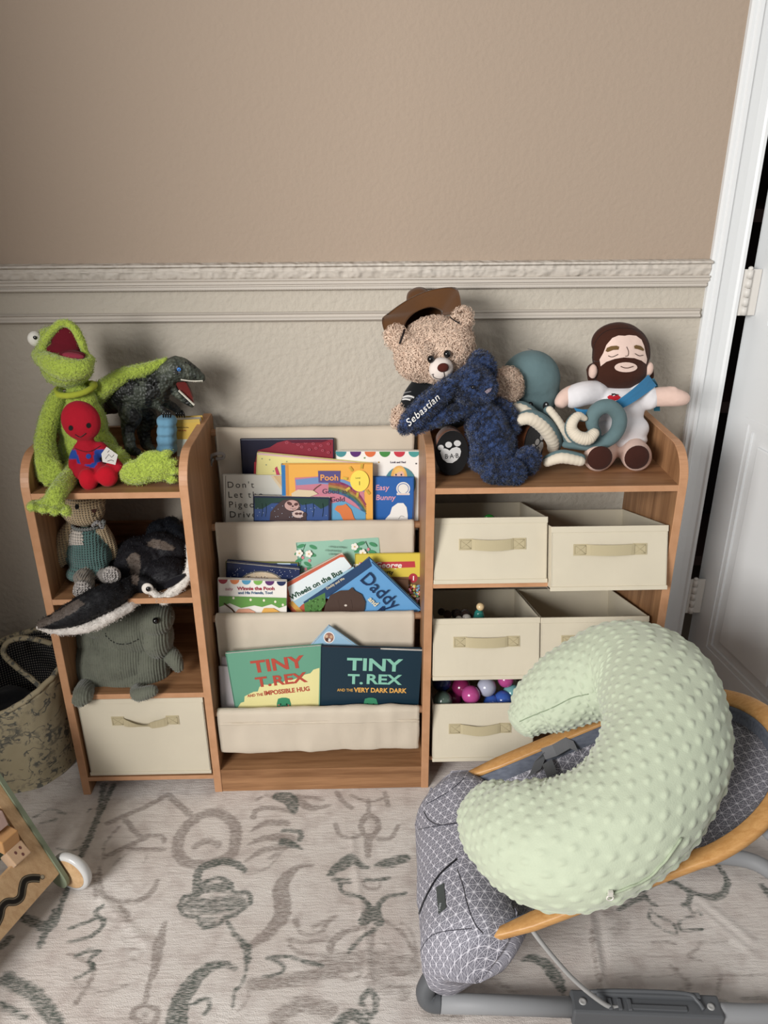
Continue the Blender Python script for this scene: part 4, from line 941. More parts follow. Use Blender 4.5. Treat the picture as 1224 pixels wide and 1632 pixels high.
# ================================================================== green corduroy creature
M_CORD=mat('corduroy',None,.85,.15,None,(40,.1),.35)
gc=thing('corduroy_monster','sage green corduroy creature plush with stitched smile filling the lower left cubby','soft toy',tuple(PZ(198,1095,.26)))
b=Blob(-.19,'#64665a')
b.e(190,1050,68,50,46,Y=-.195).e(205,1000,62,48,42,Y=-.185).e(172,1070,44,34,40,Y=-.20).e(232,995,40,42,36,Y=-.185).e(150,1020,26,42,26,Y=-.19).e(228,1055,40,44,34,Y=-.195).e(200,1076,60,26,38,Y=-.205)
b.e(250,985,27,26,34,Y=-.20).e(252,1015,24,34,34,Y=-.20).e(205,1072,66,24,36,Y=-.21).e(152,1058,31,44,34,Y=-.20).e(238,1058,34,42,36,Y=-.20).e(190,990,66,26,40,Y=-.185)
b.t([(118,1010,-.18),(114,1035,-.20),(117,1054,-.21)],[6,9,9]).t([(262,1030,-.19),(276,1048,-.215),(284,1063,-.23)],[9,13,9])
b.t([(138,1092,-.24),(132,1108,-.285),(128,1114,-.293)],[14,16,13]).t([(220,1098,-.25),(222,1106,-.285),(242,1101,-.288)],[12,12,10])
rib=lambda X,N,D:.0011*np.sin(X[:,0]*2*pi/.0048+1.5*np.sin(X[:,2]*18))*np.abs(N[:,1])**.3
b.build('body',M_CORD,gc,.0017,3,None,rib,fur=dict(n=9000,length=.0022,width=.0009,k=2,lean=.5,jit=.12))
d=Decal([b],gc,'smile_stitching')
pts=cat([(167,1009),(176,1020),(190,1026),(206,1025),(223,1017)],6)
for i in range(0,len(pts)-1,1):
    if i%2==0: d.line([pts[i],pts[i+1]],1.4,'#15170f',off=.0016)
d.done()
eye(gc,248,989,5.2,-.2,tree=d)
# ================================================================== teddy bear with hat
BF='#dfc5b0'
bear=thing('teddy_bear','curly beige teddy bear in a black striped jersey sitting behind the navy plush','soft toy',tuple(PZ(760,745,.70)))
a=Z(600,450,7.65)
b=Blob(-.13,BF)
b.e(694,556,55,45,46,rot=-10).e(668,568,36,34,40,Y=-.15).e(718,552,34,37,40,Y=-.145).e(700,580,40,26,30,Y=-.16)
b.e(632,538,15,16,9,Y=-.15,rot=-30).e(736,508,15,14,10,Y=-.15,rot=20)
b.t([(650,655,-.15),(641,662,-.16),(638,670,-.165)],[12,13,11]).e(808,616,22,26,20,Y=-.15)
fur_=dict(n=15000,length=.0095,width=.0018,curl=3.8,k=5,jit=.10)
b.build('head_and_paws',M_FUR,bear,.0042,4,None,lambda X,N,D:.0022*np.array([mnoise.noise(V(x*70)) for x in X]),fur=fur_)
bh=b
b=Blob(-.125,'#131518'); b.e(715,640,46,44,34,Y=-.12).e(700,620,40,20,26,Y=-.13).t([(672,612,-.13),(660,630,-.14),(650,650,-.155)],[15,16,15]).e(790,640,36,22,24,Y=-.12).t([(780,628,-.13),(800,650,-.15),(812,668,-.15)],[20,20,18]).e(800,680,26,30,24,Y=-.13)
b.build('jersey',M_CLOTH,bear,.004,4,None,lambda X,N,D:.0015*np.array([mnoise.noise(V(x*40)) for x in X]))
d=Decal([b],bear,'sleeve_stripes')
a3=Z(620,580,8.743)
d.line([a3(198,470),a3(250,450),a3(300,452),a3(350,470)],3.2,'#cfcdca',off=.0003); d.line([a3(190,498),a3(240,492),a3(300,505)],2.6,'#cfcdca',off=.0003); d.line([a3(200,482),a3(260,472),a3(320,485)],2.6,'#6a6a6c',off=.0001); d.line([a3(215,410),a3(260,398),a3(310,388)],1.2,'#8a8a8c')
d.done()
b=Blob(-.15,'#d8ccc4'); b.e(703,588,20,18,17,Y=-.205,rot=-25).e(707,582,14,10,12,Y=-.205); b.build('muzzle',M_FLEECE,bear,.0028,4)
d=Decal([b],bear,'embroidered_smile'); d.line([a(820,1095),a(825,1140),a(805,1165)],1.1,'#2a1512'); d.line([a(690,1120),a(700,1150),a(740,1170),a(790,1172),(705.5,602)],1.1,'#2a1512'); d.line([a(678,1122),a(700,1116)],1.2,'#2a1512'); d.done()
f=MB(); hh=d.hit(*a(812,1040)); c=hh[0]; k=dep(c); ell(f,c,(9.3*k,5*k,7.4*k),'#4a2019',rot=(0,-.12,0)); f.build('nose',M_FLEECE,bear)
db=Decal([bh],bear)
for u,v in (a(655,925),a(850,862)):
    c=V(PY(u,v,-.196)); h=db.hit(u,v); c=h[0] if h else c; k=dep(c); f=MB(); ell(f,c+V((0,-.016,.002)),(5.8*k,5.8*k,6.2*k),'#1a0e0a'); f.build('eye',M_BLACKP,bear)
# feet: brown boots with black soles
def foot(u,v,rx,rz,Y,yawd,L_,nm='foot'):
    c=V(PY(u,v,Y)); k=dep(c); rx*=k; rz*=k; ya=math.radians(yawd); n=V((math.sin(ya),-math.cos(ya),.10)).normalized(); ex=V((math.cos(ya),math.sin(ya),0)); ey=n.cross(ex)
    M=basis(c,ex,ey,n); f=MB(); prof=[(.86,0),(.95,-.002),(1,-.006),(1.0,-.02),(.96,-L_*.7),(.8,-L_)]
    vs=[];fs=[];sg=36
    for r_,z in prof:
        for q in range(sg): an=2*pi*q/sg; vs.append((r_*rx*math.cos(an),r_*rz*math.sin(an),z))
    for i in range(len(prof)-1):
        for q in range(sg): fs.append((i*sg+q,(i+1)*sg+q,(i+1)*sg+(q+1)%sg,i*sg+(q+1)%sg))
    fs.append([ (len(prof)-1)*sg+q for q in range(sg)][::-1]); f.add(vs,fs,'#7a4a30',True,M); o=f.build('boot',M_FELT,bear)
    f=MB(); pl=[(rx*.985*math.cos(2*pi*q/48),rz*.985*math.sin(2*pi*q/48)) for q in range(48)]; prism(f,pl,-.001,.0016,'z','#171617',M); s_=f.build('sole',M_FELT,o)
    p=Plane(M@Matrix.Translation((0,0,.0017)),o,'paw_print'); return p,k,M
p,k,M=foot(720,722,26.5,37,-.215,0,.07)
b_=Z(680,560,6.12); W_='#c9c6c4'
p.oval(b_(137,938),4.9,4.2,W_,-.3); p.oval(b_(214,910),5.4,4.8,W_); p.oval(b_(299,896),5.6,4.8,W_,.1)
p.poly([b_(132,985),b_(145,955),b_(175,945),b_(205,955),b_(222,968),b_(245,945),b_(290,930),b_(325,945),b_(335,975),b_(325,1020),b_(295,1060),b_(250,1088),b_(200,1085),b_(155,1050)],W_)
p.text('B·A·B',*b_(176,1046),7.6,'#2a2a2b',ang=4,bold=.01,squash=.9); p.done()
p,k,M=foot(850,713,22,37,-.175,38,.05)
p.oval(b_(1124,836),3,5,W_,.3); p.oval(b_(1078,884),3.2,5.2,W_,.3); p.oval(b_(1035,932),3.2,5,W_,.4)
p.poly([b_(1040,975),b_(1060,940),b_(1090,915),b_(1115,880),b_(1135,885),b_(1135,930),b_(1110,985),b_(1075,1025),b_(1055,1010)],W_); p.text('BAB',*b_(1058,990),5.0,'#2a2a2b',ang=48,bold=.01,squash=.9); p.done()
# hat
hat=thing('cowboy_hat','brown felt cowboy hat tipped back on the teddy bear\'s head','hat',tuple(PY(680,500,-.09)))
f=MB(); inn=cat([a(330,590),a(370,470),a(470,370),a(600,312),a(700,305),a(790,350),a(815,400)],6); out=cat([a(205,755),a(120,660),a(66,470),a(130,390),a(360,228),a(620,108),a(930,62),a(1010,140),a(1040,370)],6)
n=40; ii=np.array([np.interp(np.linspace(0,1,n),np.linspace(0,1,len(inn)),inn[:,q]) for q in(0,1)]).T; oo=np.array([np.interp(np.linspace(0,1,n),np.linspace(0,1,len(out)),out[:,q]) for q in(0,1)]).T
m_=8; top=[];
for i in range(n):
    s_=i/(n-1)
    Yi=-.135+.050*math.sin(pi*s_); Yo=-.150+.105*math.sin(pi*s_)**.8-.02*s_
    for j in range(m_+1):
        w_=j/m_; uv=ii[i]*(1-w_)+oo[i]*w_; Yq=Yi*(1-w_)+Yo*w_-.004*math.sin(pi*w_); top.append(V(PY(uv[0],uv[1],Yq)))
bot=[q+V((0,.0022,.0006)) for q in top]; W1_=m_+1; fs=[];N_=len(top)
for i in range(n-1):
    for j in range(m_): q=i*W1_+j; fs.append((q,q+1,q+1+W1_,q+W1_)); fs.append((N_+q,N_+q+W1_,N_+q+1+W1_,N_+q+1))
    for j in(0,m_): q=i*W1_+j; fs.append((q,q+W1_,N_+q+W1_,N_+q))
for i in(0,n-1):
    for j in range(m_): q=i*W1_+j; fs.append((q,q+1,N_+q+1,N_+q))
f.add(top+bot,fs,'#56381f',True); f.build('brim',mat('hat_felt',None,.85,.15,(300,.3,.001,'noise',3),(20,.05),.15),hat)
# crown: hollow shell opening towards the viewer, apex up and back
f=MB(); ring0=[V(PY(u,v,-.074)) for u,v in [a(330,600),a(360,490),a(460,385),a(600,318),a(710,312),a(800,360),a(840,430),a(800,560),a(600,640),a(440,660)]]
R_0=cat([list(q) for q in ring0]+[list(ring0[0])],5)[:-1]
mid=[V(PY(u,v,-.022)) for u,v in [a(350,420),a(360,260),a(375,120),a(465,52),a(565,50),a(655,120),a(740,240),a(780,400),a(640,480),a(450,500)]]
R_1=cat([list(q) for q in mid]+[list(mid[0])],5)[:-1]
n=len(R_0); vs=[];fs=[]; L=7
cen=R_1.mean(0)+np.array([0,.02,0])
for j in range(L+1):
    w_=j/L; 
    if w_<.75: q=R_0+(R_1-R_0)*(w_/.75)
    else: t_=(w_-.75)/.25; q=R_1+(cen-R_1)*t_*.9; q[:,1]+=.010*math.sin(t_*pi/2)
    vs+= [tuple(x) for x in q]
for j in range(L):
    for k_ in range(n): fs.append((j*n+k_,j*n+(k_+1)%n,(j+1)*n+(k_+1)%n,(j+1)*n+k_))
fs.append([L*n+k_ for k_ in range(n)]); vs=[(x,min(y_,.0),z) for x,y_,z in vs]
f.add(vs,fs,'#56381f',True); f.build('crown',bpy.data.materials['hat_felt'],hat)
f=MB(); ribbon(f,[V(PY(*a(345,570),-.186)),V(PY(*a(320,650),-.190)),V(PY(*a(282,750),-.178))],.0040,.001,'#1d1210',side=(1,0,-.3)); f.build('chin_strap',M_FELT,hat)
f=MB(); ribbon(f,[V(PY(*a(898,425),-.172)),V(PY(*a(950,465),-.175)),V(PY(*a(1015,502),-.170))],.0036,.001,'#1d1210',side=(-.4,0,1)); f.build('chin_strap',M_FELT,hat)
# ================================================================== navy plush
nv=thing('navy_bunny','mottled navy blue bunny plush with a name stitched on its long ear','soft toy',tuple(PZ(790,755,.70)))
def bc(X,N,C,D):
    q=np.array([mnoise.noise(V(x*210)) for x in X]); q2=np.array([mnoise.noise(V(x*38+V((4,4,4)))) for x in X]) 
    A=np.array(lin('#0f1526'));B=np.array(lin('#374d7c')); t_=np.clip(.34+q*1.5+q2*.45,0,1)[:,None]; return A*(1-t_)+B*t_
def FN(n): return dict(n=n,length=.0036,width=.0010,k=2,lean=.9,jit=.5)
a=Z(680,560,6.12)
b=Blob(-.2,'#23375e')
b.e(776,682,34,38,32,Y=-.205,rot=-8).e(785,708,37,40,38,Y=-.205).e(770,730,24,22,26,Y=-.21).e(768,662,26,24,26,Y=-.205)
b.t([(775,740,-.22),(795,748,-.245)],[15,15]).t([(805,728,-.20),(828,732,-.222)],[14,14])
b.build('body',M_PLUSH,nv,.0035,3,bc,None,fur=FN(15000)); b0=b
b=Blob(-.22,'#23375e'); b.e(754,613,32,30,26,Y=-.222,rot=-8).e(772,618,20,21,20,Y=-.232).e(746,626,26,19,22,Y=-.226)
b.build('head',M_PLUSH,nv,.0033,3,bc,None,fur=FN(9000)); bh_=b
b=Blob(-.2,'#23375e'); b.t([(752,588,-.19),(764,572,-.192),(777,580,-.19),(784,596,-.188)],[10,13,12,8]); b.build('ear',M_PLUSH,nv,.0033,3,bc,None,fur=FN(3000))
b=Blob(-.24,'#23375e'); b.t([(732,604,-.222),(708,622,-.240),(682,645,-.254),(658,668,-.262),(645,682,-.264)],[11,15,18,17,11]); b.build('ear',M_PLUSH,nv,.0033,3,bc,None,fur=FN(7000)); bn=b
b=Blob(-.23,'#23375e'); b.t([(748,648,-.215),(724,657,-.236),(698,664,-.246),(674,676,-.250),(662,684,-.250)],[12,13,13,12,8]); b.build('arm',M_PLUSH,nv,.0033,3,bc,None,fur=FN(5000))
b=Blob(-.2,'#23375e'); b.t([(792,645,-.185),(810,658,-.19),(818,682,-.20)],[12,13,11]); b.build('arm',M_PLUSH,nv,.0033,3,bc,None,fur=FN(3000))
fb=Blob(-.25,'#23375e'); fb.e(803,751,35,20,17,Y=-.262).e(785,752,18,17,15,Y=-.26).e(820,755,18,17,15,Y=-.262)
fb.build('foot',M_PLUSH,nv,.0033,3,bc,None,fur=dict(n=8000,length=.0038,width=.0010,k=2,lean=.9,jit=.5))
fb=Blob(-.25,'#23375e'); fb.e(840,735,20,23,16,Y=-.236,rot=20)
fb.build('foot',M_PLUSH,nv,.0033,3,bc,None,fur=dict(n=5000,length=.0038,width=.0010,k=2,lean=.9,jit=.5))
d=Decal([bn],nv,'embroidered_name')
d.text('Sebastian',*Z(620,580,8.743)(280,862),9.5,'#e4e2de',ang=42,off=.0045,bold=.004,shear=.25,squash=1.22,spacing=1.08); d.done(M_CLOTH)
d=Decal([bh_],nv,'nose'); eye(nv,*a(452,345),3.2,-.2,tree=d,push=1.0)
d.poly([a(566,385),a(600,360),a(630,355),a(615,385),a(585,405)],'#8a7d86',off=.0035); d.done()
# ================================================================== octopus
oc=thing('octopus_plush','dusty teal octopus plush with ribbed cream undersides on its curling arms','soft toy',tuple(PZ(890,735,.70)))
TE,CR='#5d7275','#d3c8b6'
b=Blob(-.10,TE); b.e(845,606,48,46,38).e(850,625,42,40,34).e(858,648,26,24,28)
b.build('head',M_FLEECE,oc,.0038,4)
d=Decal([b],oc)
for u,v in ((869.5,646),(845,646)): d.oval(u,v,4.6,6,'#101214',rot=15,off=.0006); d.oval(u+.5,v-2,1.2,1.4,'#dddddd',off=.0010)
d.done()
f=MB(); tube(f,cat([V(PY(841,556,-.07)),V(PY(852,559,-.075)),V(PY(862,566,-.08))],4),.0005,5,'#5a5f60'); f.build('hang_loop',M_CLOTH,oc)
M_RIB=mat('ribbed_cream_plush',None,.9,.1,(200,.4,.001,'noise',2),None,.2)
def arm(pts,r,cream,dx=0,dz=0,dY=-.010,tip=True):
    """tentacle: teal back with a ribbed cream pad on one side"""
    root_=Blob(-.15,TE); root_.t(pts,r); o=root_.build('tentacle',M_FLEECE,oc,.0028,3)
    P=[]; R=[]
    if np.isscalar(r): r=[r]*len(pts)
    for (u,v,Y),q in zip(pts,r): P.append((u+dx,v+dz,Y+dY)); R.append(q*cream)
    f=MB(); A=cat([list(PY(*q))+[w_*dep(PY(*q))] for q,w_ in zip(P,R)],14); n=len(A)
    rad=[A[i,3]*(1+.035*math.sin(i*1.9)) for i in range(n)]
    tube(f,[V(A[i,:3]) for i in range(n)],rad,16,CR,round_ends=True); f.build('cream_pad',M_RIB,o)
arm([(812,650,-.16),(835,652,-.165),(860,672,-.16),(880,700,-.15)],[10,12,10,9],.86,-1.5,2,-.006)
arm([(828,668,-.19),(848,664,-.195),(870,678,-.19),(884,700,-.18),(884,712,-.17)],[10,12,13,12,10],.88,-3,3,-.006)
arm([(873,655,-.17),(888,675,-.175),(902,697,-.175),(909,712,-.17)],[8,9,8,5],.75,3,-2,-.008)
arm([(872,733,-.215),(895,726,-.225),(925,731,-.225)],[8,10,9],.88,0,4,-.008)
arm([(931,668,-.20),(920,664,-.205),(911,674,-.21),(910,686,-.21),(920,697,-.215),(935,700,-.215),(945,692,-.21)],[5,8,9.5,10.5,11.5,12,10],.86,1.5,-1,-.008)
ring=[(951,690,-.20),(944,678,-.20),(945,662,-.20),(956,650,-.20),(972,648,-.20),(985,660,-.20),(987,676,-.20),(980,692,-.20),(966,703,-.20),(948,709,-.195),(925,711,-.19),(900,708,-.18)]
root_=Blob(-.2,TE); root_.t(ring,[8,10,11.5,12,12,12,12,11.5,11,9,7,6]); root_.build('tentacle',M_FLEECE,oc,.0028,3)
# ================================================================== bearded doll
bd=thing('bearded_doll','bearded cloth doll with brown hair, white T-shirt and blue sash, arms spread, top right shelf','soft toy',tuple(PZ(990,740,.70)))
a=Z(780,500,3.6); SK='#d6b9ac'; HB='#3d2219'
b=Blob(-.10,HB); b.e(990,566,46,46,30,Y=-.11).e(988,590,44,32,28,Y=-.11).e(984,545,42,30,26,Y=-.105)
b.t([(946,590,-.095),(944,604,-.095)],[12,8]).t([(1034,590,-.09),(1038,600,-.09)],[8,5])
b.build('hair',M_FLEECE,bd,.0032,4); hb=b
d=Decal([b],bd,'face')
d.poly([a(640,300),a(634,262),a(655,225),a(672,180),a(705,140),a(740,126),a(775,128),a(800,124),a(840,128),a(870,150),a(885,185),a(893,225),a(902,260),a(896,288),a(870,268),a(830,254),a(770,250),a(720,258),a(672,275)],'#dcc2b6',off=.0012)
d.oval(*a(782,306),18,8,'#dcc2b6',off=.0012)
d.line([a(752,300),a(785,309),a(822,299)],1.3,'#4a2c22',off=.0024)
d.poly([a(668,214),a(676,196),a(700,186),a(730,184),a(744,190),a(740,206),a(710,208),a(680,220)],'#6a5233',off=.0020); d.poly([a(826,186),a(838,180),a(865,186),a(882,204),a(878,214),a(850,204),a(830,200)],'#6a5233',off=.0020)
d.line([a(682,240),a(705,247),a(738,232)],1.2,'#4a3a33',off=.0022); d.line([a(832,228),a(855,240),a(878,237)],1.2,'#4a3a33',off=.0022); d.line([a(785,190),a(795,215),a(793,238),a(778,243)],1.1,'#5a463c',off=.0022)
d.done(M_FLEECE)
d=Decal([hb],bd,'hair_seam'); d.line([a(598,278),a(590,230),a(610,160),a(660,105),a(740,84),a(830,90),a(890,130),a(918,200),a(918,270)],.9,'#22110c',off=.0006); d.line([a(600,272),a(640,268),a(672,200),a(730,135)],.8,'#22110c',off=.0006); d.done()
b=Blob(-.12,SK); b.e(945,592,7.5,12,8,Y=-.125).e(1034,588,7.5,12,8,Y=-.118)
b.t([(912,626,-.13),(902,632,-.135),(895,640,-.14)],[13,13,12]).t([(1032,634,-.125),(1060,632,-.13),(1080,634,-.135),(1088,635,-.135)],[15,16,14,12]).t([(1066,622,-.13),(1074,620,-.135)],[7,5])
b.t([(968,715,-.15),(956,727,-.18),(952,729,-.20)],[20,23,22.5]).t([(1005,712,-.15),(1013,725,-.18),(1016,729,-.20)],[20,24,22.5])
b.build('body',M_FLEECE,bd,.0036,4); bb_=b
for u,v,Y in((956,730,-.228),(1015,729,-.228)):
    c=V(PY(u,v,Y)); k=dep(c); f=MB(); ell(f,c,(20*k,6*k,20*k),'#3a1f19',seg=28); f.build('foot_sole',M_FLEECE,bd)
b=Blob(-.12,'#e3e0e2'); b.e(985,655,42,36,26,Y=-.125).e(990,685,44,28,28,Y=-.135).e(985,635,46,20,24,Y=-.12).e(992,700,40,14,26,Y=-.14)
b.t([(950,625,-.12),(930,628,-.13),(916,632,-.135)],[19,20,19]).t([(1018,628,-.12),(1032,634,-.125)],[22,20])
def tw(X,N,D): return .0018*np.array([mnoise.noise(V((x[0]*22+x[2]*14,x[1]*20,x[2]*34-x[0]*20))) for x in X])
b.build('t_shirt',M_CLOTH,bd,.003,4,None,tw); ts=b
d=Decal([b],bd,'shirt_print'); d.poly([a(676,478),a(690,468),a(710,474),a(735,466),a(752,480),a(740,494),a(712,500),a(685,494)],'#b3232f',off=.0014); d.line([a(700,470),a(715,462),a(728,470)],2.4,'#26201e'); d.line([a(700,460),a(740,466)],1.2,'#26201e'); d.text('love',*a(650,520),5,'#4a4a4a',ang=3); d.done()
sash=cat([(1040,606,-.13),(1026,618,-.150),(1005,634,-.170),(985,646,-.178),(960,655,-.172),(935,658,-.160),(918,655,-.150)],5)
f=MB(); vs=[];fs=[]
for i,q in enumerate(sash):
    wd_=np.interp(i/(len(sash)-1),[0,.25,.6,1],[22,18,13,12]); nrm=np.array([.6,.8]) 
    for j in range(7):
        s_=(j/6-.5)*wd_; h=Decal([ts],None).hit(q[0]+nrm[0]*s_,q[1]+nrm[1]*s_) if False else None
        p_=V(PY(q[0]+nrm[0]*s_*1.0,q[1]+nrm[1]*s_,q[2]-.0012*math.cos(j*2.6)-.001)); vs.append(p_)
N_=len(vs); vs+= [p_+V((0,.0018,0)) for p_ in vs]
for i in range(len(sash)-1):
    for j in range(6): q=i*7+j; fs.append((q,q+1,q+8,q+7)); fs.append((N_+q,N_+q+7,N_+q+8,N_+q+1))
    for j in(0,6): q=i*7+j; fs.append((q,q+7,N_+q+7,N_+q))
f.add(vs,fs,'#3277a3',True); 
ribbon(f,[V(PY(1038,604,-.13)),V(PY(1043,612,-.115)),V(PY(1046,635,-.10)),V(PY(1047,655,-.10))],.012,.0015,'#2b6a80')
f.build('sash',M_CLOTH,bd)
# ------------------------------------------------------------------ grid surface helper with a fabric coordinate
def gridmesh(name,P,mat_,parent=None,closed=False,thick=0,uv=None,col='#ffffff'):
    """P: array (n,m,3); uv: (n,m,2) fabric coordinate in metres"""
    n,m=P.shape[:2]; X=P.reshape(-1,3); F=[]; mm=m if closed else m-1
    for i in range(n-1):
        for j in range(mm): F.append((i*m+j,i*m+(j+1)%m,(i+1)*m+(j+1)%m,(i+1)*m+j))
    if uv is None:
        d0=np.zeros((n,m)); d0[1:]=np.cumsum(np.linalg.norm(np.diff(P,axis=0),axis=2),axis=0)
        d1=np.zeros((n,m)); d1[:,1:]=np.cumsum(np.linalg.norm(np.diff(P,axis=1),axis=2),axis=1)
        uv=np.stack([d0.mean(1,keepdims=True).repeat(m,1),d1],2)
    U=uv.reshape(-1,2)
    if thick:
        me=bpy.data.meshes.new('t'); me.from_pydata(X.tolist(),[],F); me.update(); N=np.empty(len(X)*3); me.vertices.foreach_get('normal',N); N=N.reshape(-1,3); bpy.data.meshes.remove(me)
        k=len(X); X=np.vstack([X,X-N*thick]); U=np.vstack([U,U]); F2=[tuple(i+k for i in f[::-1]) for f in F]
        E=[]
        if not closed:
            for i in range(n-1):
                for j in(0,m-1): a=i*m+j; E.append((a,a+m,a+m+k,a+k))
        for i in(0,n-1):
            for j in range(mm): a=i*m+j; b=i*m+(j+1)%m; E.append((a,b,b+k,a+k))
        F=F+F2+E
    me=bpy.data.meshes.new(name); me.from_pydata(X.tolist(),[],F)
    a=me.color_attributes.new('Col','FLOAT_COLOR','POINT'); a.data.foreach_set('color',np.tile(np.array(lin(col),np.float32),len(X)))
    a=me.attributes.new('fab','FLOAT_VECTOR','POINT'); a.data.foreach_set('vector',np.hstack([U,np.zeros((len(U),1))]).astype(np.float32).ravel())
    me.polygons.foreach_set('use_smooth',[True]*len(me.polygons)); me.materials.append(mat_); me.update(); return link(name,me,parent)
# ================================================================== rug
def seg_strokes():
    zb=lambda x,y:(120+x/2.11,1240+y/2.11); z7=lambda x,y:(920+x/4.027,1380+y/4.027); z6=lambda x,y:(640+x/3.825,1380+y/3.825); id_=lambda x,y:(x,y); z4=lambda x,y:(x/5.44,1220+y/5.44)
    S_=[]
    def s(fr,pts,w_,ch,am=1.,k=5):
        sc={zb:2.11,z7:4.027,z6:3.825,id_:1,z4:5.44}[fr]
        P=[PZ(*fr(*q),0)[:2] for q in pts]; W_=[w_]*len(pts) if np.isscalar(w_) else w_
        kk=[dep(PZ(*fr(*q),0)) for q in pts]; A=[list(p)+[x/sc*k_/2*1.15] for p,x,k_ in zip(P,W_,kk)]
        am=min(1.,am*1.25) if am<.6 else am
        S_.append((cat(A,k) if k>1 and len(A)>2 else np.array(A),ch,am))
    D_,T_=0,1
    s(zb,[(128,25),(85,110),(45,200),(5,290),(-30,380),(-60,460)],16,D_,.9); s(z4,[(900,170),(860,400),(780,620),(690,800)],46,D_,.8)
    s(zb,[(310,55),(240,95),(110,150)],17,T_,.9,1); s(zb,[(310,55),(350,90),(400,135)],20,T_,.9); s(zb,[(110,150),(160,135),(200,180),(240,200)],14,T_); s(zb,[(240,200),(180,225),(110,260)],14,T_)
    s(zb,[(230,192),(290,195),(298,215)],12,T_); s(zb,[(180,235),(300,240)],10,T_); s(zb,[(95,270),(100,220),(150,160)],9,T_,.7)
    s(zb,[(400,135),(470,115),(530,150),(540,200),(520,260),(450,285),(380,285),(345,250),(350,200),(375,160),(400,140)],34,T_,.85); s(zb,[(400,232),(440,212),(480,225)],26,T_,.7)
    s(zb,[(408,380),(412,320),(440,295),(500,280),(545,290),(570,312)],[22,20,26,24,18,14],D_); s(zb,[(570,312),(620,312),(660,290),(700,240)],7,T_,.8)
    s(zb,[(680,62),(720,70),(735,110)],[30,44,24],D_,.85); s(zb,[(610,72),(640,58),(680,65)],10,T_); s(zb,[(598,132),(612,106),(660,100),(730,112)],14,T_); s(zb,[(740,62),(790,100),(860,90)],[20,22,6],T_); s(zb,[(750,56),(835,74)],9,T_)
    s(zb,[(590,180),(640,150),(710,152)],[6,20,24],T_,.9); s(zb,[(700,175),(755,180),(755,205)],18,D_,.7); s(zb,[(580,225),(640,200),(720,205)],[6,24,34],T_,.9); s(zb,[(570,280),(640,240),(700,235)],[6,24,20],T_,.8); s(zb,[(700,215),(735,225),(765,242)],[30,20,8],D_,.8); s(zb,[(650,270),(690,250)],16,T_,.6)
    s(zb,[(350,430),(370,396),(420,390),(435,352),(480,335),(520,350),(532,380),(580,385),(590,415),(560,440),(535,460),(500,470),(480,492),(430,500),(410,468),(365,460),(350,430)],11,D_); s(zb,[(390,425),(450,430),(540,415)],62,D_,.42); s(zb,[(450,370),(510,365)],34,D_,.55); s(zb,[(420,480),(470,478)],28,D_,.4)
    s(zb,[(800,295),(745,300),(705,340),(690,380),(698,420),(690,470),(650,520),(600,555),(575,570)],[8,20,36,44,50,46,36,26,14],T_,.95)
    s(zb,[(510,480),(540,530),(578,572),(575,640),(562,690)],[12,16,28,14,12],D_,.75); s(zb,[(560,690),(535,722),(530,772)],8,D_,.8); s(zb,[(575,690),(582,740),(545,782)],7,T_,.8)
    s(zb,[(80,300),(90,385),(135,412),(205,412),(255,385),(275,345)],[10,14,16,20,18,14],T_,.9); s(zb,[(130,290),(180,250),(240,255),(230,285)],10,T_,.6); s(zb,[(0,300),(60,330),(70,400)],18,T_,.5)
    s(zb,[(92,430),(68,452),(95,480),(80,512),(30,540),(-25,548)],[10,12,12,12,9,6],D_); s(zb,[(70,470),(30,488),(-20,505)],9,D_); s(zb,[(150,430),(180,462)],12,T_); s(zb,[(300,490),(280,560)],[18,34],T_,.8); s(zb,[(280,560),(268,640),(245,700),(235,760)],[34,22,12,12],T_); s(zb,[(190,800),(205,772),(240,765),(275,780),(270,815),(235,830),(190,800)],15,T_,.9); s(zb,[(232,797),(236,799)],14,T_,.8)
    s(zb,[(340,830),(350,760),(385,700),(430,652),(490,625),(540,640)],[64,54,50,40,24,10],D_,.9); s(zb,[(395,760),(440,740),(452,770),(435,792)],12,D_,.9); s(zb,[(0,600),(40,580),(80,582),(45,612),(62,640),(0,672)],8,D_,1,2); s(zb,[(0,690),(100,720),(180,690)],26,T_,.35)
    s(zb,[(880,50),(900,78),(930,100)],14,T_); s(zb,[(925,58),(990,80),(1050,60)],9,T_,.9); s(zb,[(985,75),(988,130)],12,T_); s(zb,[(960,160),(975,130),(1008,132),(1020,165),(1000,192),(970,188),(960,160)],15,T_); s(zb,[(875,155),(890,190),(930,202),(962,188)],11,T_); s(zb,[(1085,160),(1060,202),(1020,205)],11,T_); s(zb,[(985,200),(985,262)],[28,14],T_,.9); s(zb,[(1040,48),(1052,92)],12,T_)
    s(zb,[(855,322),(900,290),(925,272),(960,292),(985,300)],[16,40,34,22,10],D_,.8); s(zb,[(870,340),(920,345)],20,D_,.7); s(zb,[(975,342),(1020,342),(1055,335)],8,D_); s(zb,[(1010,292),(1060,282),(1110,268)],[14,36,30],D_,.75); s(zb,[(890,345),(900,385),(960,400),(992,435)],[9,12,10,14],D_); s(zb,[(1110,388),(1045,400),(1015,435)],[10,10,16],D_); s(zb,[(970,482),(1000,452),(1022,486)],[30,40,26],D_); s(zb,[(965,342),(980,370),(1020,370),(1025,345)],8,T_)
    s(zb,[(970,500),(900,520),(862,555),(860,585)],[16,16,22,18],T_); s(zb,[(1020,500),(960,540),(920,582)],11,D_,.8); s(zb,[(1040,480),(1100,520),(1150,605)],13,T_,.8); s(zb,[(1000,500),(1000,620)],14,T_,.7); s(zb,[(1030,540),(1100,620)],12,T_,.5)
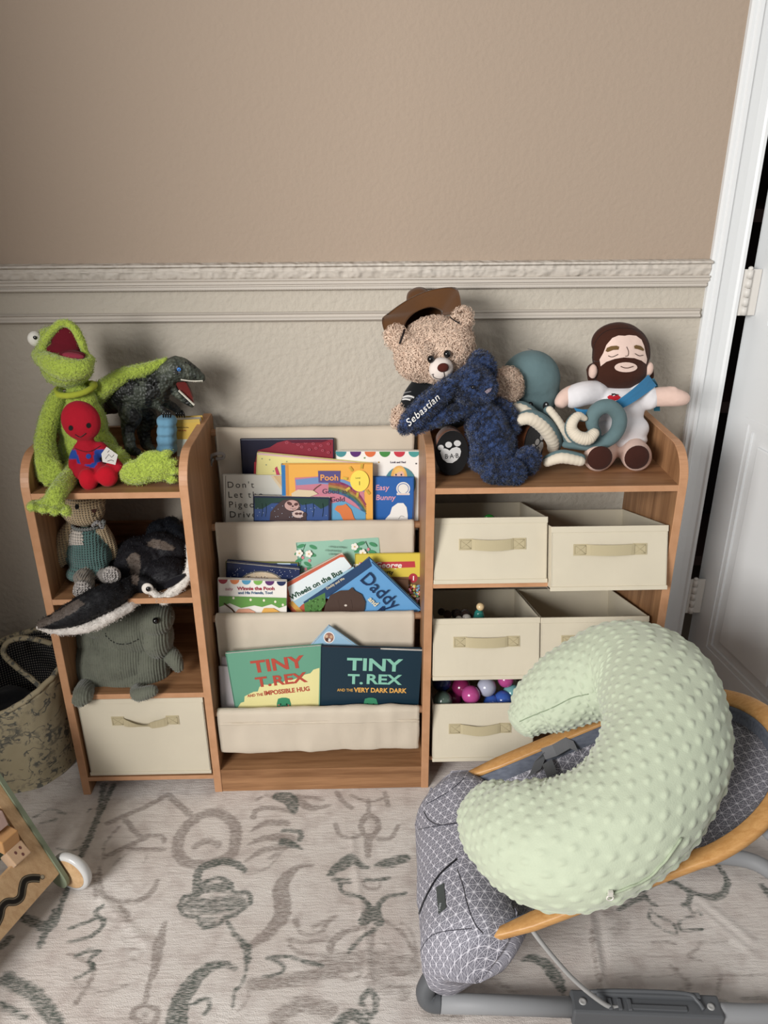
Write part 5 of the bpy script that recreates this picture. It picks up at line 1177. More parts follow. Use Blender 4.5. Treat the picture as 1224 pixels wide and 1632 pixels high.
    s(zb,[(740,475),(760,520),(820,522),(850,480)],[18,12,12,20],T_,.8); s(zb,[(720,560),(760,590),(860,592)],9,T_,.9); s(zb,[(715,540),(770,552),(850,540)],18,T_,.6); s(zb,[(800,500),(872,468)],20,T_,.5); s(zb,[(790,600),(850,640)],14,T_,.6)
    s(zb,[(645,606),(700,600),(760,612),(830,632)],9,D_); s(zb,[(630,666),(690,655),(702,630),(662,608)],9,D_,.9); s(zb,[(600,690),(700,680),(870,650)],50,T_,.5); s(zb,[(880,655),(920,638),(960,655),(920,682),(880,655)],15,T_,.6); s(zb,[(850,625),(980,610),(1120,630)],80,T_,.42); s(zb,[(680,805),(760,760),(850,780)],60,T_,.45); s(zb,[(960,750),(990,712),(1012,750),(995,802),(962,752)],16,D_,.8,2); s(zb,[(880,830),(930,795),(975,830)],34,D_,.8); s(zb,[(120,440),(180,520),(200,600)],60,T_,.25); s(zb,[(1000,680),(1100,720)],60,T_,.4)
    s(z7,[(545,85),(640,112),(720,165),(800,190),(880,200),(945,165),(962,90),(915,15),(880,-40)],[18,24,22,26,40,34,26,20,16],D_,1); s(z7,[(725,165),(715,230),(680,248)],26,D_); s(z7,[(430,190),(340,235),(265,282)],[34,24,18],D_); s(z7,[(235,180),(340,197),(480,125)],24,D_); s(z7,[(430,180),(460,225),(505,248)],18,D_)
    s(z7,[(470,278),(495,300),(560,340),(618,368),(640,430),(560,412),(470,350),(460,300)],10,D_,.9,2); s(z7,[(715,262),(742,300),(780,288),(795,312)],10,D_,.9); s(z7,[(655,358),(690,340),(745,320)],9,D_,.8); s(z7,[(652,352),(672,412),(800,405)],10,D_,.9); s(z7,[(480,490),(560,482),(630,498)],10,T_); s(z7,[(780,492),(960,490)],11,T_); s(z7,[(720,560),(780,530)],14,T_); s(z7,[(280,712),(700,706),(1224,702)],5,T_,.9); s(z7,[(720,592),(790,602)],26,T_,.7); s(z7,[(880,872),(970,882)],20,D_,.7); s(z7,[(1060,852),(1224,842)],9,D_,.9); s(z7,[(200,300),(300,360),(250,420)],90,T_,.3); s(z7,[(600,640),(720,760),(640,800)],40,T_,.4); s(z7,[(1190,130),(1224,170),(1260,220)],40,D_,.8)
    s(z7,[(90,420),(110,600),(150,760)],30,T_,.7); s(z7,[(920,700),(900,840)],22,T_,.5)
    s(z6,[(740,570),(800,560),(870,592),(925,655),(960,710),(985,772)],[18,36,56,66,60,20],D_,.95); s(z6,[(470,635),(560,655)],22,D_,.6); s(z6,[(620,540),(630,640)],22,T_,.6); s(z6,[(0,350),(60,400),(95,560)],20,T_,.5); s(z6,[(150,900),(350,930)],60,T_,.4); s(z6,[(330,700),(520,680),(700,780)],50,T_,.35)
    s(z4,[(250,480),(420,380),(560,420)],24,D_,.5); s(z4,[(350,500),(480,470)],30,D_,.5); s(z4,[(500,720),(620,740),(700,700)],30,D_,.4); s(z4,[(760,400),(780,380)],20,D_,.5); s(z4,[(180,1300),(420,1400),(520,1250)],[60,80,20],D_,.8); s(z4,[(350,1550),(420,1380),(480,1250)],[60,50,40],D_,.8); s(z4,[(20,1560),(80,1500)],60,D_,.8)
    s(id_,[(10,1560),(60,1590),(90,1632)],22,D_,.7); s(id_,[(0,1600),(40,1620)],12,D_,.6); s(id_,[(110,1520),(150,1545),(120,1600)],7,T_,.8)
    return S_
rx0,rx1,ry0,ry1,rs=-.34,1.75,-1.35,.012,.0042
gx=np.arange(rx0,rx1,rs); gy=np.arange(ry0,ry1,rs); nx_,ny_=len(gx),len(gy); GX,GY=np.meshgrid(gx,gy)
MK=np.zeros((2,ny_,nx_))
FO=.011
for A,ch,am in seg_strokes():
    for i in range(len(A)-1):
        (x0,y0,w0),(x1,y1,w1)=A[i],A[i+1]; mg=max(w0,w1)+FO
        i0=max(0,int((min(x0,x1)-mg-rx0)/rs)); i1=min(nx_,int((max(x0,x1)+mg-rx0)/rs)+2); j0=max(0,int((min(y0,y1)-mg-ry0)/rs)); j1=min(ny_,int((max(y0,y1)+mg-ry0)/rs)+2)
        if i0>=i1 or j0>=j1: continue
        X_=GX[j0:j1,i0:i1];Y_=GY[j0:j1,i0:i1]; dx,dy=x1-x0,y1-y0; tt=np.clip(((X_-x0)*dx+(Y_-y0)*dy)/(dx*dx+dy*dy+1e-12),0,1)
        dd=np.hypot(X_-x0-tt*dx,Y_-y0-tt*dy)-(w0+(w1-w0)*tt); v_=np.clip(.5-dd/FO,0,1)*am
        MK[ch,j0:j1,i0:i1]=np.maximum(MK[ch,j0:j1,i0:i1],v_)
HZ=np.zeros((ny_,nx_))
for (u0,v0,u1,v1,h_,w_) in ((160,1430,230,1500,.002,.008),(560,1330,590,1560,.002,.006),(940,1460,965,1600,.003,.006),(955,1460,975,1600,-.002,.006),(1100,1420,1200,1500,.002,.008),(1110,1445,1200,1520,.0015,.006),(500,1260,620,1290,.0012,.01)):
    p0=PZ(u0,v0,0);p1=PZ(u1,v1,0); dx,dy=p1[0]-p0[0],p1[1]-p0[1]; tt=np.clip(((GX-p0[0])*dx+(GY-p0[1])*dy)/(dx*dx+dy*dy),0,1); HZ+=h_*np.exp(-(np.hypot(GX-p0[0]-tt*dx,GY-p0[1]-tt*dy)/w_)**2)
X=np.stack([GX,GY,HZ-.0005],2).reshape(-1,3); idx=np.arange(nx_*ny_).reshape(ny_,nx_)
F=np.stack([idx[:-1,:-1],idx[:-1,1:],idx[1:,1:],idx[1:,:-1]],2).reshape(-1,4)
# closed edge skirt and underside so the rug has thickness
bd_=np.concatenate([idx[0,:],idx[1:,-1],idx[-1,-2::-1],idx[-2:0:-1,0]]); k0=len(X); Xb=X[bd_].copy(); Xb[:,2]=-.0078; X=np.vstack([X,Xb]); nb=len(bd_)
F=F.tolist()+[(int(bd_[i]),k0+i,k0+(i+1)%nb,int(bd_[(i+1)%nb])) for i in range(nb)]+[list(range(k0,k0+nb))[::-1]]
me=bpy.data.meshes.new('area_rug'); me.from_pydata(X.tolist(),[],F)
C=np.zeros((len(X),4),np.float32); C[:nx_*ny_,0]=MK[0].ravel(); C[:nx_*ny_,1]=MK[1].ravel(); C[:,3]=1
at=me.color_attributes.new('Mask','FLOAT_COLOR','POINT'); at.data.foreach_set('color',C.ravel()); me.polygons.foreach_set('use_smooth',[True]*len(me.polygons))
m=bpy.data.materials.new('rug_pile'); m.use_nodes=True; nt=m.node_tree; N=nt.nodes; L=nt.links; B_=N['Principled BSDF']; B_.inputs['Roughness'].default_value=.95; B_.inputs['Specular IOR Level'].default_value=.1; B_.inputs['Sheen Weight'].default_value=.15
def nod(t_,**k): 
    q=N.new(t_); [setattr(q,a_,v_) for a_,v_ in k.items()]; return q
tc=nod('ShaderNodeTexCoord'); at=nod('ShaderNodeAttribute',attribute_name='Mask'); sp=nod('ShaderNodeSeparateColor'); L.new(at.outputs['Color'],sp.inputs[0])
def noi(scale,det,st=(1,1,1),dist=0):
    mp=nod('ShaderNodeMapping'); mp.inputs['Scale'].default_value=st; L.new(tc.outputs['Object'],mp.inputs[0]); q=nod('ShaderNodeTexNoise'); q.inputs['Scale'].default_value=scale; q.inputs['Detail'].default_value=det; q.inputs['Distortion'].default_value=dist; L.new(mp.outputs[0],q.inputs[0]); return q.outputs[0]
def mth(op,a_,b_,c_=None):
    q=nod('ShaderNodeMath',operation=op)
    for i,v_ in enumerate((a_,b_,c_)):
        if v_ is None: continue
        if isinstance(v_,(int,float)): q.inputs[i].default_value=v_
        else: L.new(v_,q.inputs[i])
    return q.outputs[0]
def mixc(f_,a_,b_):
    q=nod('ShaderNodeMix',data_type='RGBA')
    if isinstance(f_,(int,float)): q.inputs[0].default_value=f_
    else: L.new(f_,q.inputs[0])
    for i,v_ in ((6,a_),(7,b_)):
        if isinstance(v_,str): q.inputs[i].default_value=lin(v_)
        else: L.new(v_,q.inputs[i])
    return q.outputs[2]
def rmp(v_,a_,b_,lo=0.,hi=1.):
    q=nod('ShaderNodeMapRange'); q.inputs[1].default_value=a_; q.inputs[2].default_value=b_; q.inputs[3].default_value=lo; q.inputs[4].default_value=hi; L.new(v_,q.inputs[0]); return q.outputs[0]
fine=noi(130,4,(.35,1.6,1)); med=noi(28,4); big=noi(6,3); streak=noi(60,3,(.16,2.2,1)); micro=noi(600,2)
base=mixc(rmp(big,.35,.68),'#d8d1cb','#c9bfb8'); base=mixc(rmp(med,.47,.72,0,.55),base,'#a99b95'); base=mixc(rmp(streak,.56,.78,0,.45),base,'#95857e')
wob=mth('ADD',mth('MULTIPLY',mth('SUBTRACT',fine,.5),.9),mth('MULTIPLY',mth('SUBTRACT',streak,.5),.7))
mt=rmp(mth('ADD',sp.outputs[1],wob),.22,.62,0,.74); mg=rmp(mth('ADD',sp.outputs[0],wob),.20,.58,0,.92)
spk=rmp(noi(330,3,(.30,1.5,1)),.34,.60,.38,1); mt=mth('MULTIPLY',mth('MULTIPLY',mt,rmp(sp.outputs[1],.05,.3)),spk); mg=mth('MULTIPLY',mth('MULTIPLY',mg,rmp(sp.outputs[0],.05,.3)),spk)
base=mixc(mt,base,'#776b64'); base=mixc(mg,base,'#424d46'); L.new(base,B_.inputs['Base Color'])
bp=nod('ShaderNodeBump'); bp.inputs['Strength'].default_value=.6; bp.inputs['Distance'].default_value=.003; L.new(mth('ADD',mth('MULTIPLY',micro,.6),mth('MULTIPLY',fine,.8)),bp.inputs['Height']); L.new(bp.outputs[0],B_.inputs['Normal'])
me.materials.append(m); me.update(); tag(link('area_rug',me),'distressed cream area rug with faded dark green and taupe floral pattern','rug')
# ================================================================== fabric materials using the fabric coordinate
def fabmat(name,fn,rough=.85,bump=.3):
    global N,L,tc
    m=bpy.data.materials.new(name); m.use_nodes=True; N=m.node_tree.nodes; L=m.node_tree.links; b_=N['Principled BSDF']; b_.inputs['Roughness'].default_value=rough; b_.inputs['Specular IOR Level'].default_value=.15
    at=nod('ShaderNodeAttribute',attribute_name='fab'); sx=nod('ShaderNodeSeparateXYZ'); L.new(at.outputs['Vector'],sx.inputs[0]); tc=nod('ShaderNodeTexCoord')
    L.new(fn(sx.outputs[0],sx.outputs[1]),b_.inputs['Base Color'])
    bp=nod('ShaderNodeBump'); bp.inputs['Strength'].default_value=bump; bp.inputs['Distance'].default_value=.001; L.new(noi(700,2),bp.inputs['Height']); L.new(bp.outputs[0],b_.inputs['Normal']); return m
def star(x,y):
    s_=.0160; acc=None
    def fam(angd,sp_,wd,amp):
        a_=math.radians(angd); q=mth('ADD',mth('MULTIPLY',x,math.cos(a_)/sp_),mth('MULTIPLY',y,math.sin(a_)/sp_)); d_=mth('ABSOLUTE',mth('SUBTRACT',mth('FRACT',mth('ADD',q,100.5),0),.5),0)
        return rmp(mth('MULTIPLY',d_,sp_),wd*.5,wd,amp,0)
    for an in(0,60,120):
        f_=fam(an,s_*math.sqrt(3)/2,.00085,.75); acc=f_ if acc is None else mth('MAXIMUM',acc,f_)
    for an in(30,90,150):
        f_=fam(an,s_/2,.0006,.42); acc=mth('MAXIMUM',acc,f_)
    # bright knot at each star centre: where three families cross
    k=None
    for an in(0,60,120):
        f_=fam(an,s_*math.sqrt(3)/2,.0026,1); k=f_ if k is None else mth('MULTIPLY',k,f_)
    acc=mth('MAXIMUM',acc,mth('MULTIPLY',k,1.2)); return mixc(acc,mixc(rmp(noi(9,2),.3,.7),'#63626d','#6d6c76'),'#d2d0d8')
M_STAR=fabmat('star_print_cotton',star)
M_DENIM=fabmat('plain_grey_chambray',lambda x,y:mixc(rmp(noi(160,3,(.3,2,1)),.3,.7),'#585c68','#6b707c'))
def toile(x,y):
    a_=noi(52,6,(1,1,1),1.2); b_=noi(12,3); c_=noi(75,4,(1,1,1),.8)
    t_=mth('MULTIPLY',rmp(a_,.50,.53),rmp(c_,.38,.50)); v=mth('MULTIPLY',mth('SUBTRACT',1,rmp(mth('ABSOLUTE',mth('SUBTRACT',noi(24,2,(1,1,1),.6),.5),0),.008,.026)),rmp(c_,.44,.5)); t_=mth('MULTIPLY',mth('MAXIMUM',mth('MULTIPLY',t_,rmp(b_,.42,.52)),v),.8)
    return mixc(t_,mixc(rmp(b_,.3,.7),'#aca083','#b8ac90'),'#41494e')
M_TOILE=fabmat('quilted_toile',toile,.9,.4)
def ging(x,y):
    s_=.0058; a_=mth('GREATER_THAN',mth('FRACT',mth('MULTIPLY',x,1/s_),0),.5); b_=mth('GREATER_THAN',mth('FRACT',mth('MULTIPLY',y,1/s_),0),.5)
    return mixc(mth('MULTIPLY',mth('ADD',a_,b_),.5),'#17191f','#8f8a7e') if False else mixc(mth('MULTIPLY',a_,b_),mixc(mth('MULTIPLY',mth('ADD',a_,b_),.30),'#13151b','#3a3b40'),'#8a857a')
M_GING=fabmat('gingham_lining',ging)
# ================================================================== basket
bk=thing('storage_basket','soft round fabric basket with toile print outside and dark gingham lining, left of the shelf','basket',(-.165,-.165,0))
n,mm=26,90; cx_,cy_=-.165,-.163
def wall(off,z0,z1,nn=n):
    P=np.zeros((nn,mm+1,3)); UV=np.zeros((nn,mm+1,2))
    for i in range(nn):
        s_=i/(nn-1); z=z0+(z1-z0)*s_
        for j in range(mm+1):
            a_=2*pi*j/mm; zt=1+(.10*math.sin(a_)+.13*math.cos(a_))*s_
            r_=.124+.006*s_-.012*(1-s_)**4+.0035*mnoise.noise(V((math.cos(a_)*2.2,math.sin(a_)*2.2,s_*2.5)))+.0012*math.cos(a_*24)*math.cos(s_*22)*s_+off
            P[i,j]=(cx_+r_*math.cos(a_),cy_+r_*math.sin(a_),max(z0,z*zt)); UV[i,j]=(a_*.13,z)
    return P,UV
P,U=wall(0,0.001,.232); gridmesh('outer_fabric',P,M_TOILE,bk,uv=U,thick=.003)
P2,U2=wall(-.006,.004,.234); gridmesh('gingham_lining',P2[:,::-1],M_GING,bk,uv=U2[:,::-1])
f=MB(); f.add([tuple(q) for q in P[0,:-1]],[list(range(mm))[::-1]]); f.add([tuple(q+np.array([0,0,.012])) for q in P[0,:-1]*np.array([1,1,1])],[list(range(mm))],'#15161a'); f.build('base',M_CLOTH,bk)
def fabtube(name,pts,r_,mat_,parent,k=8,closed=False):
    A=cat(pts,k) if not closed else np.array(pts); pts_,T,Nn=frames(A if not closed else list(A)+[A[0]]); G_=np.zeros((len(pts_),15,3))
    for i,(p_,t_,n_) in enumerate(zip(pts_,T,Nn)):
        B=t_.cross(n_)
        for j in range(15): an=2*pi*j/14; G_[i,j]=p_+n_*math.cos(an)*r_+B*math.sin(an)*r_
    return gridmesh(name,G_,mat_,parent)
rimc=[(P[-1,j]+P2[-1,j])/2+np.array([0,0,.003]) for j in range(mm)]; fabtube('rim_piping',rimc,.0062,M_TOILE,bk,closed=True)
fabtube('handle',[PY(66,1096,-.155),PY(52,1083,-.150),PY(25,1062,-.140),PY(6,1042,-.125),PY(12,1024,-.112),PY(35,1017,-.105),PY(62,1020,-.10),PY(82,1026,-.095)],.0062,M_TOILE,bk)
fabtube('handle',[(-.28,-.21,.22),(-.27,-.19,.26),(-.25,-.12,.275),(-.27,-.07,.24)],.0062,M_TOILE,bk)
b=Blob(-.2,'#202126'); b.E((-.175,-.18,.10),(.095,.09,.055)).E((-.13,-.14,.11),(.05,.06,.04)).E((-.20,-.13,.12),(.06,.06,.04)); o=b.build('dark_blanket',M_CLOTH,None,.007,3,None,lambda X,N,D:.006*np.array([mnoise.noise(V(x*25)) for x in X])); tag(o,'dark folded blanket lying inside the toile fabric basket','blanket')
# ================================================================== activity walker
wk_c=V((.0470,-.5340,.055)); eb=V((.353,.9356,0)); hh=V((-.9356,.353,0)); ph=math.radians(64); ei=(hh*math.cos(ph)+V((0,0,1))*math.sin(ph)).normalized(); xl=-eb; nl=xl.cross(ei)
if nl.dot(V(CAM)-wk_c)<0: nl=-nl
MWk=basis(wk_c,xl,ei,nl)
wk=thing('activity_walker','wooden baby activity walker with sage green sides and white-rimmed wheel at the left edge','toy',(.02,-.55,0))
M_PLY=wood('birch_ply','#b8946c','#cfae86',(2,14,6),1,.5,1); M_SAGE=mat('sage_painted_wood','#7d8670',.5,.3,None,(20,.05))
pl=Plane(MWk,wk,'snake_groove'); z4=lambda x,y:(x/5.44,1220+y/5.44)
wr_=pl.L(*z4(245,725)); wt=pl.L(*z4(0,345)); wl=pl.L(*z4(50,930))
wx0=(wr_[0]+wt[0])/2; wy0=(wr_[1]+wl[1])/2; wy1=wy0+.15; wx1=wx0+.2; BW,BH=.30,.30
f=MB(); th=.009
for x0,x1,y0,y1 in((0,BW,-.0,wy0),(0,wx0,wy0,wy1),(wx1,BW,wy0,wy1),(0,BW,wy1,BH)): box(f,x0,x1,y0,y1,-th,0,M=MWk)
f.build('front_board',M_PLY,wk)
f=MB(); box(f,wx0,wx1,wy0,wy1,-.06,-.055,'#2b2018',M=MWk); f.build('back_board',M_SAGE,wk)
def sidep2(x0,x1):
    f=MB(); pts=[(-.055,BH),(.004,BH),(.004,.0)]+[(-.014+.018*math.cos(q),-.012-.022*math.sin(q)) for q in np.linspace(0,pi,9)]+[(-.055,.02)]
    vs=[(x0,b_,a_) for a_,b_ in pts]+[(x1,b_,a_) for a_,b_ in pts]; k=len(pts); fs=[list(range(k)),list(range(k,2*k))[::-1]]+[(i,(i+1)%k,k+(i+1)%k,k+i) for i in range(k)]; f.add(vs,fs,'#ffffff',False,MWk); return f.build('side_panel',M_SAGE,wk)
sidep2(-.0085,-.0005); sidep2(BW+.0005,BW+.0085)
wc=wk_c+eb*.0185+nl*.0+V((.008,.000,0)); wc.z=.041
for off,nm in((0,0),(-.335,1)):
    c_=wc+eb*off*1.0; Mw=basis(c_,hh,V((0,0,1)),eb)
    f=MB(); lathe(f,[(.0,-.0085),(.032,-.0085),(.033,-.0065),(.033,.0085),(0,.0085)],40,'#c09a70',Mw,False); o=f.build('wheel',M_PLY,wk)
    f=MB(); lathe(f,[(.0325,-.0085),(.0385,-.008),(.0405,-.004),(.041,0),(.0405,.004),(.0385,.008),(.0325,.0085)],48,'#c9c8c6',Mw); f.build('tyre',M_PLASTIC,o)
# groove
g=[z4(-60,1420),z4(-20,1350),z4(0,1300),z4(15,1230),z4(60,1185),z4(130,1180),z4(180,1140),z4(195,1060),z4(215,1000),z4(270,978),z4(345,980)]
for w_,c_ in ((13.5,'#4a4034'),(11,'#a89a80'),(8,'#4f4636'),(5.2,'#2a2620')): pl.line(g,w_,c_)
pl.oval(z4(365,968),3.6,3.8,'#4a4034'); pl.oval(z4(365,966),2.8,3,'#a89a80'); pl.done()
def block(px,py,sz,rot,cols,spots):
    x,y=pl.L(*z4(px,py)); Mb=MWk@Matrix.Translation((x,y,-.004))@Euler((rot,.1,.05)).to_matrix().to_4x4()
    f=MB(); box(f,-sz*.5,sz*.5,-sz*.42,sz*.42,-sz*.42,sz*.42,cols,Mb,.002); o=f.build('spinning_block',M_FELT,wk)
    q=MB()
    for a_,b_ in spots: 
        prism(q,[(a_*sz+.0021*math.cos(t_),b_*sz+.0032*math.sin(t_)) for t_ in np.linspace(0,2*pi,14,endpoint=False)],sz*.42,sz*.42+.0003,'z','#6a3a32',Mb)
    if spots: q.build('painted_spots',M_INK,o)
block(60,640,.034,.5,'#b98a58',[]); block(150,775,.034,-.35,'#b7987a',[(-.2,.15),(-.1,-.2),(.12,.1)]); block(-60,500,.036,.2,'#b79a90',[])
f=MB(); x0_,y0_=pl.L(*z4(-60,500)); x1_,y1_=pl.L(*z4(200,840)); tube(f,[MWk@V((x0_,y0_,-.006)),MWk@V((x1_,y1_,-.006))],.003,8); f.build('rod',M_PLY,wk)
# ================================================================== bouncer
bo=thing('baby_bouncer','grey star-print baby bouncer with bent wooden oval frame in the right foreground','baby bouncer',(.98,-.64,0))
zr=lambda x:.2006+.52*(x-.785)
M_BEECH=wood('bent_beech','#b07f49','#c89a62',(2.2,16,16),1,.4,1); M_TUBE=mat('grey_rubber_tube','#8f9092',.55,.3); M_GPLAS=mat('dark_grey_plastic','#55575a',.5,.4); M_ROD=mat('painted_steel_rod','#a5a4a2',.35,.4)
yc,ryy=-.6355,.165; cxr,rxr=1.072,.172
path=[(x,yc+ryy-.002) for x in np.linspace(.782,cxr,14)]+[(cxr+rxr*math.sin(q),yc+ryy*math.cos(q)) for q in np.linspace(0,pi,40)[1:-1]]+[(x,yc-ryy+.002) for x in np.linspace(cxr,.782,14)]
PN=V((-.52,0,1)).normalized()
def ringpts(off,dz=0): 
    out=[]; A=np.array(path); T=np.gradient(A,axis=0); T/=np.linalg.norm(T,axis=1)[:,None]; Nn=np.stack([-T[:,1],T[:,0]],1)
    for p_,n_ in zip(A,Nn): q=p_+n_*off; out.append(V((q[0],q[1],zr(q[0]))) + PN*dz)
    return out
A0=ringpts(0); n=len(A0); hw,ht=.0135,.0065; vs=[];fs=[]; sec=[(-1,-.6),(-.8,-1),(.8,-1),(1,-.6),(1,.6),(.8,1),(-.8,1),(-1,.6)]
O_=[ringpts(s_*hw) for s_,_ in sec]
for i in range(n):
    tp=min(1,.35+.65*min(i,n-1-i)/3)
    for k,(s_,h_) in enumerate(sec): q=A0[i]+(O_[k][i]-A0[i])*tp+PN*(h_*ht); vs.append(q)
for i in range(n-1):
    for k in range(8): fs.append((i*8+k,i*8+(k+1)%8,(i+1)*8+(k+1)%8,(i+1)*8+k))
fs+=[list(range(8))[::-1],[(n-1)*8+k for k in range(8)]]
f=MB(); f.add(vs,fs,'#ffffff',True); f.build('wooden_frame',M_BEECH,bo)
# seat cloth inside the ring
inn=ringpts(-.012,-.002); half=len(inn)//2; L1=inn[:half]; L2=inn[::-1][:half]
m_=44; G_=np.zeros((half,m_+1,3))
for i in range(half):
    for j in range(m_+1):
        s_=j/m_; p_=L1[i].lerp(L2[i],s_); w_=(L1[i]-L2[i]).length; sag=min(.055,w_*.2)*(1-(2*s_-1)**4)
        e_=.003*mnoise.noise(V((p_.x*14,p_.y*18,3))); G_[i,j]=p_-PN*(sag+e_)
gridmesh('seat_cloth',G_,M_STAR,bo,thick=.004)
# plain padded hem running inside the frame
for nm in('hem',):
    Pn=ringpts(-.018,-.004); Pm=ringpts(-.025,-.018); Pi=ringpts(-.0125,.001); Gh=np.array([[list(a_),list(a_.lerp(b_,.5)+PN*.003),list(b_),list(c_)] for a_,b_,c_ in zip(Pi,Pn,Pm)]); gridmesh('padded_hem',Gh,M_DENIM,bo,thick=.003)
# harness strap
f=MB(); s0=PP(845,1215,(.785,0,.165),(-.52,0,1)); 
def on(u,v,d_=0): q=PP(u,v,(.785,0,.186+d_),(-.52,0,1)); return V(q)
ribbon(f,[on(852,1232),on(862,1208,.012),(on(873,1196,.02))],.026,.0016,'#6a6b6e',side=(.9,.3,.4)); ribbon(f,[on(866,1202,.018),on(884,1196,.022),on(905,1184,.018),on(918,1190,.010)],.022,.0016,'#7b7c80',side=(-.2,.9,.3)); ribbon(f,[on(880,1236,-.004),on(872,1214,.008)],.02,.0016,'#6a6b6e',side=(.9,.3,.4))
f.build('harness_strap',M_CLOTH,bo)
# foot cover: closed loft of cloth sleeves over the foot support
rows=26; G_=[];
prof=np.array([(.832,.212),(.80,.226),(.765,.226),(.728,.206),(.702,.172),(.690,.125),(.694,.080),(.706,.045),(.730,.034),(.752,.046),(.790,.086),(.830,.140),(.852,.185),(.832,.212)])
pf=cat(prof.tolist(),5)
for i in range(rows):
    s_=i/(rows-1); y_=-.462-.346*s_; en=min(1,math.sin(pi*min(max(s_,0.0),1))*2.6+.22); cx0,cz0=.775,.150
    lift=.035*(1-s_)**2
    row=[]
    for k,(x,z) in enumerate(pf):
        w_=.004*mnoise.noise(V((k*.13,y_*22,1)))+.0018*mnoise.noise(V((k*.5,y_*60,5)))
        dx,dz=x-cx0,z-cz0; zz=cz0+dz*(en if dz<0 else .75+.25*en)+ (lift if z<.1 else 0); xx=cx0+dx*(.55+.45*en)+w_+(.008*(1-s_) if x<.75 else 0)
        row.append((xx,y_,max(zz+w_,.03)))
    G_.append(row)
for q_ in (.85,.55,.25,.03):
    G_.append([(.772+(x-.772)*q_,-.808-.010*(1-q_)**.5,.13+(z-.13)*q_) for x,_y,z in G_[rows-1]])
rows=len(G_)
FC=np.array(G_); ft=gridmesh('foot_cover',FC,M_STAR,bo,thick=.003)
class _B: pass
tb=_B(); tb.X=FC.reshape(-1,3); mmm=FC.shape[1]; tb.F=[(i*mmm+j,i*mmm+j+1,(i+1)*mmm+j+1,(i+1)*mmm+j) for i in range(rows-1) for j in range(mmm-1)]
for pts,w_ in (([(659,1482),(667,1462),(680,1430),(700,1396),(728,1370)],3.4),):
    d=Decal([tb],bo,'pocket_fold_shade'); d.line(pts,w_,'#1b1a20',off=.0012); d.done(M_CLOTH)  # dark tube drawn for the shaded fold along the pocket flap
for pts in ([(729,1386),(738,1412),(746,1446),(758,1474),(770,1488)],[(676,1294),(684,1307),(700,1315),(728,1313)],[(740,1241),(715,1262),(680,1282)],[(664,1530),(690,1490),(752,1480)],[(652,1330),(668,1322),(728,1312)]):
    d=Decal([tb],bo,'seam'); d.line(pts,1.3,'#3b3a44',off=.0008); d.done(M_CLOTH)
d=Decal([tb],bo,'label_tag'); d.poly([(696,1415),(708,1408),(712,1448),(700,1458)],'#3f4443',off=.0015); d.text('Timba',703,1454,4.0,'#a9adb0',ang=82,off=.0024,bold=.01); d.done(M_CLOTH)
# base
f=MB(); tube(f,[(.712,-.775,.026),(.80,-.780,.0265),(.93,-.788,.0265)],.0150,16); f.build('base_tube',M_TUBE,bo)
f=MB(); tube(f,cat([(1.15,-.803,.0265),(1.25,-.806,.0265),(1.34,-.78,.0265),(1.385,-.70,.0265),(1.385,-.60,.0265),(1.34,-.52,.0265),(1.25,-.50,.0265)],6),.0150,16); f.build('base_tube',M_TUBE,bo)
f=MB(); tube(f,cat([(.755,-.50,.026),(.95,-.50,.026),(1.25,-.50,.0265)],6),.0150,16); f.build('base_tube',M_TUBE,bo)
f=MB(); tube(f,cat([(.722,-.775,.026),(.708,-.774,.028),(.700,-.770,.036),(.702,-.764,.050),(.72,-.755,.08)],5),.0158,16); f.build('corner_joint',M_GPLAS,bo)
f=MB(); tube(f,cat([(.76,-.50,.026),(.742,-.50,.028),(.735,-.505,.04),(.74,-.51,.08)],5),.0165,16); f.build('corner_joint',M_GPLAS,bo)
f=MB(); tube(f,cat([(1.385,-.655,.03),(1.37,-.655,.10),(1.32,-.652,.17),(1.262,-.645,.235)],6),.0085,14); f.build('head_support',M_TUBE,bo)
Mz=basis((1.04,-.7955,.0265),(.9975,-.07,0),(.07,.9975,0),(0,0,1))
f=MB(); box(f,-.115,.115,-.019,.019,-.018,.0165,M=Mz,bev=.004); box(f,-.075,.085,.006,.016,.016,.024,M=Mz,bev=.002); box(f,-.03,.06,-.012,-.004,.016,.0195,M=Mz,bev=.001)
for x in(-.06,-.045,-.03): box(f,x,x+.006,-.014,.004,.0155,.020,M=Mz,bev=.001)
f.build('recline_bracket',M_GPLAS,bo)
for x in(-.098,.098):
    f=MB(); Ms=Mz@Matrix.Translation((x,-.002,.0165)); lathe(f,[(0,.0006),(.003,.001),(.0055,.0018),(.0058,0)],18,'#a9a9a8',Ms); f.build('screw',M_ROD,bo)
f=MB(); tube(f,cat([Mz@V((-.085,.012,.020)),Mz@V((-.04,.013,.024)),Mz@V((.06,.013,.024)),Mz@V((.078,.004,.021)),Mz@V((.085,-.008,.018))],5),.0032,10); f.build('locking_wire',M_GPLAS,bo)
f=MB(); tube(f,cat([(.846,-.775,.205),(.868,-.788,.175),(.92,-.797,.105),(.975,-.800,.048),(1.0,-.799,.040)],6),.0036,10); f.build('support_rod',M_ROD,bo)
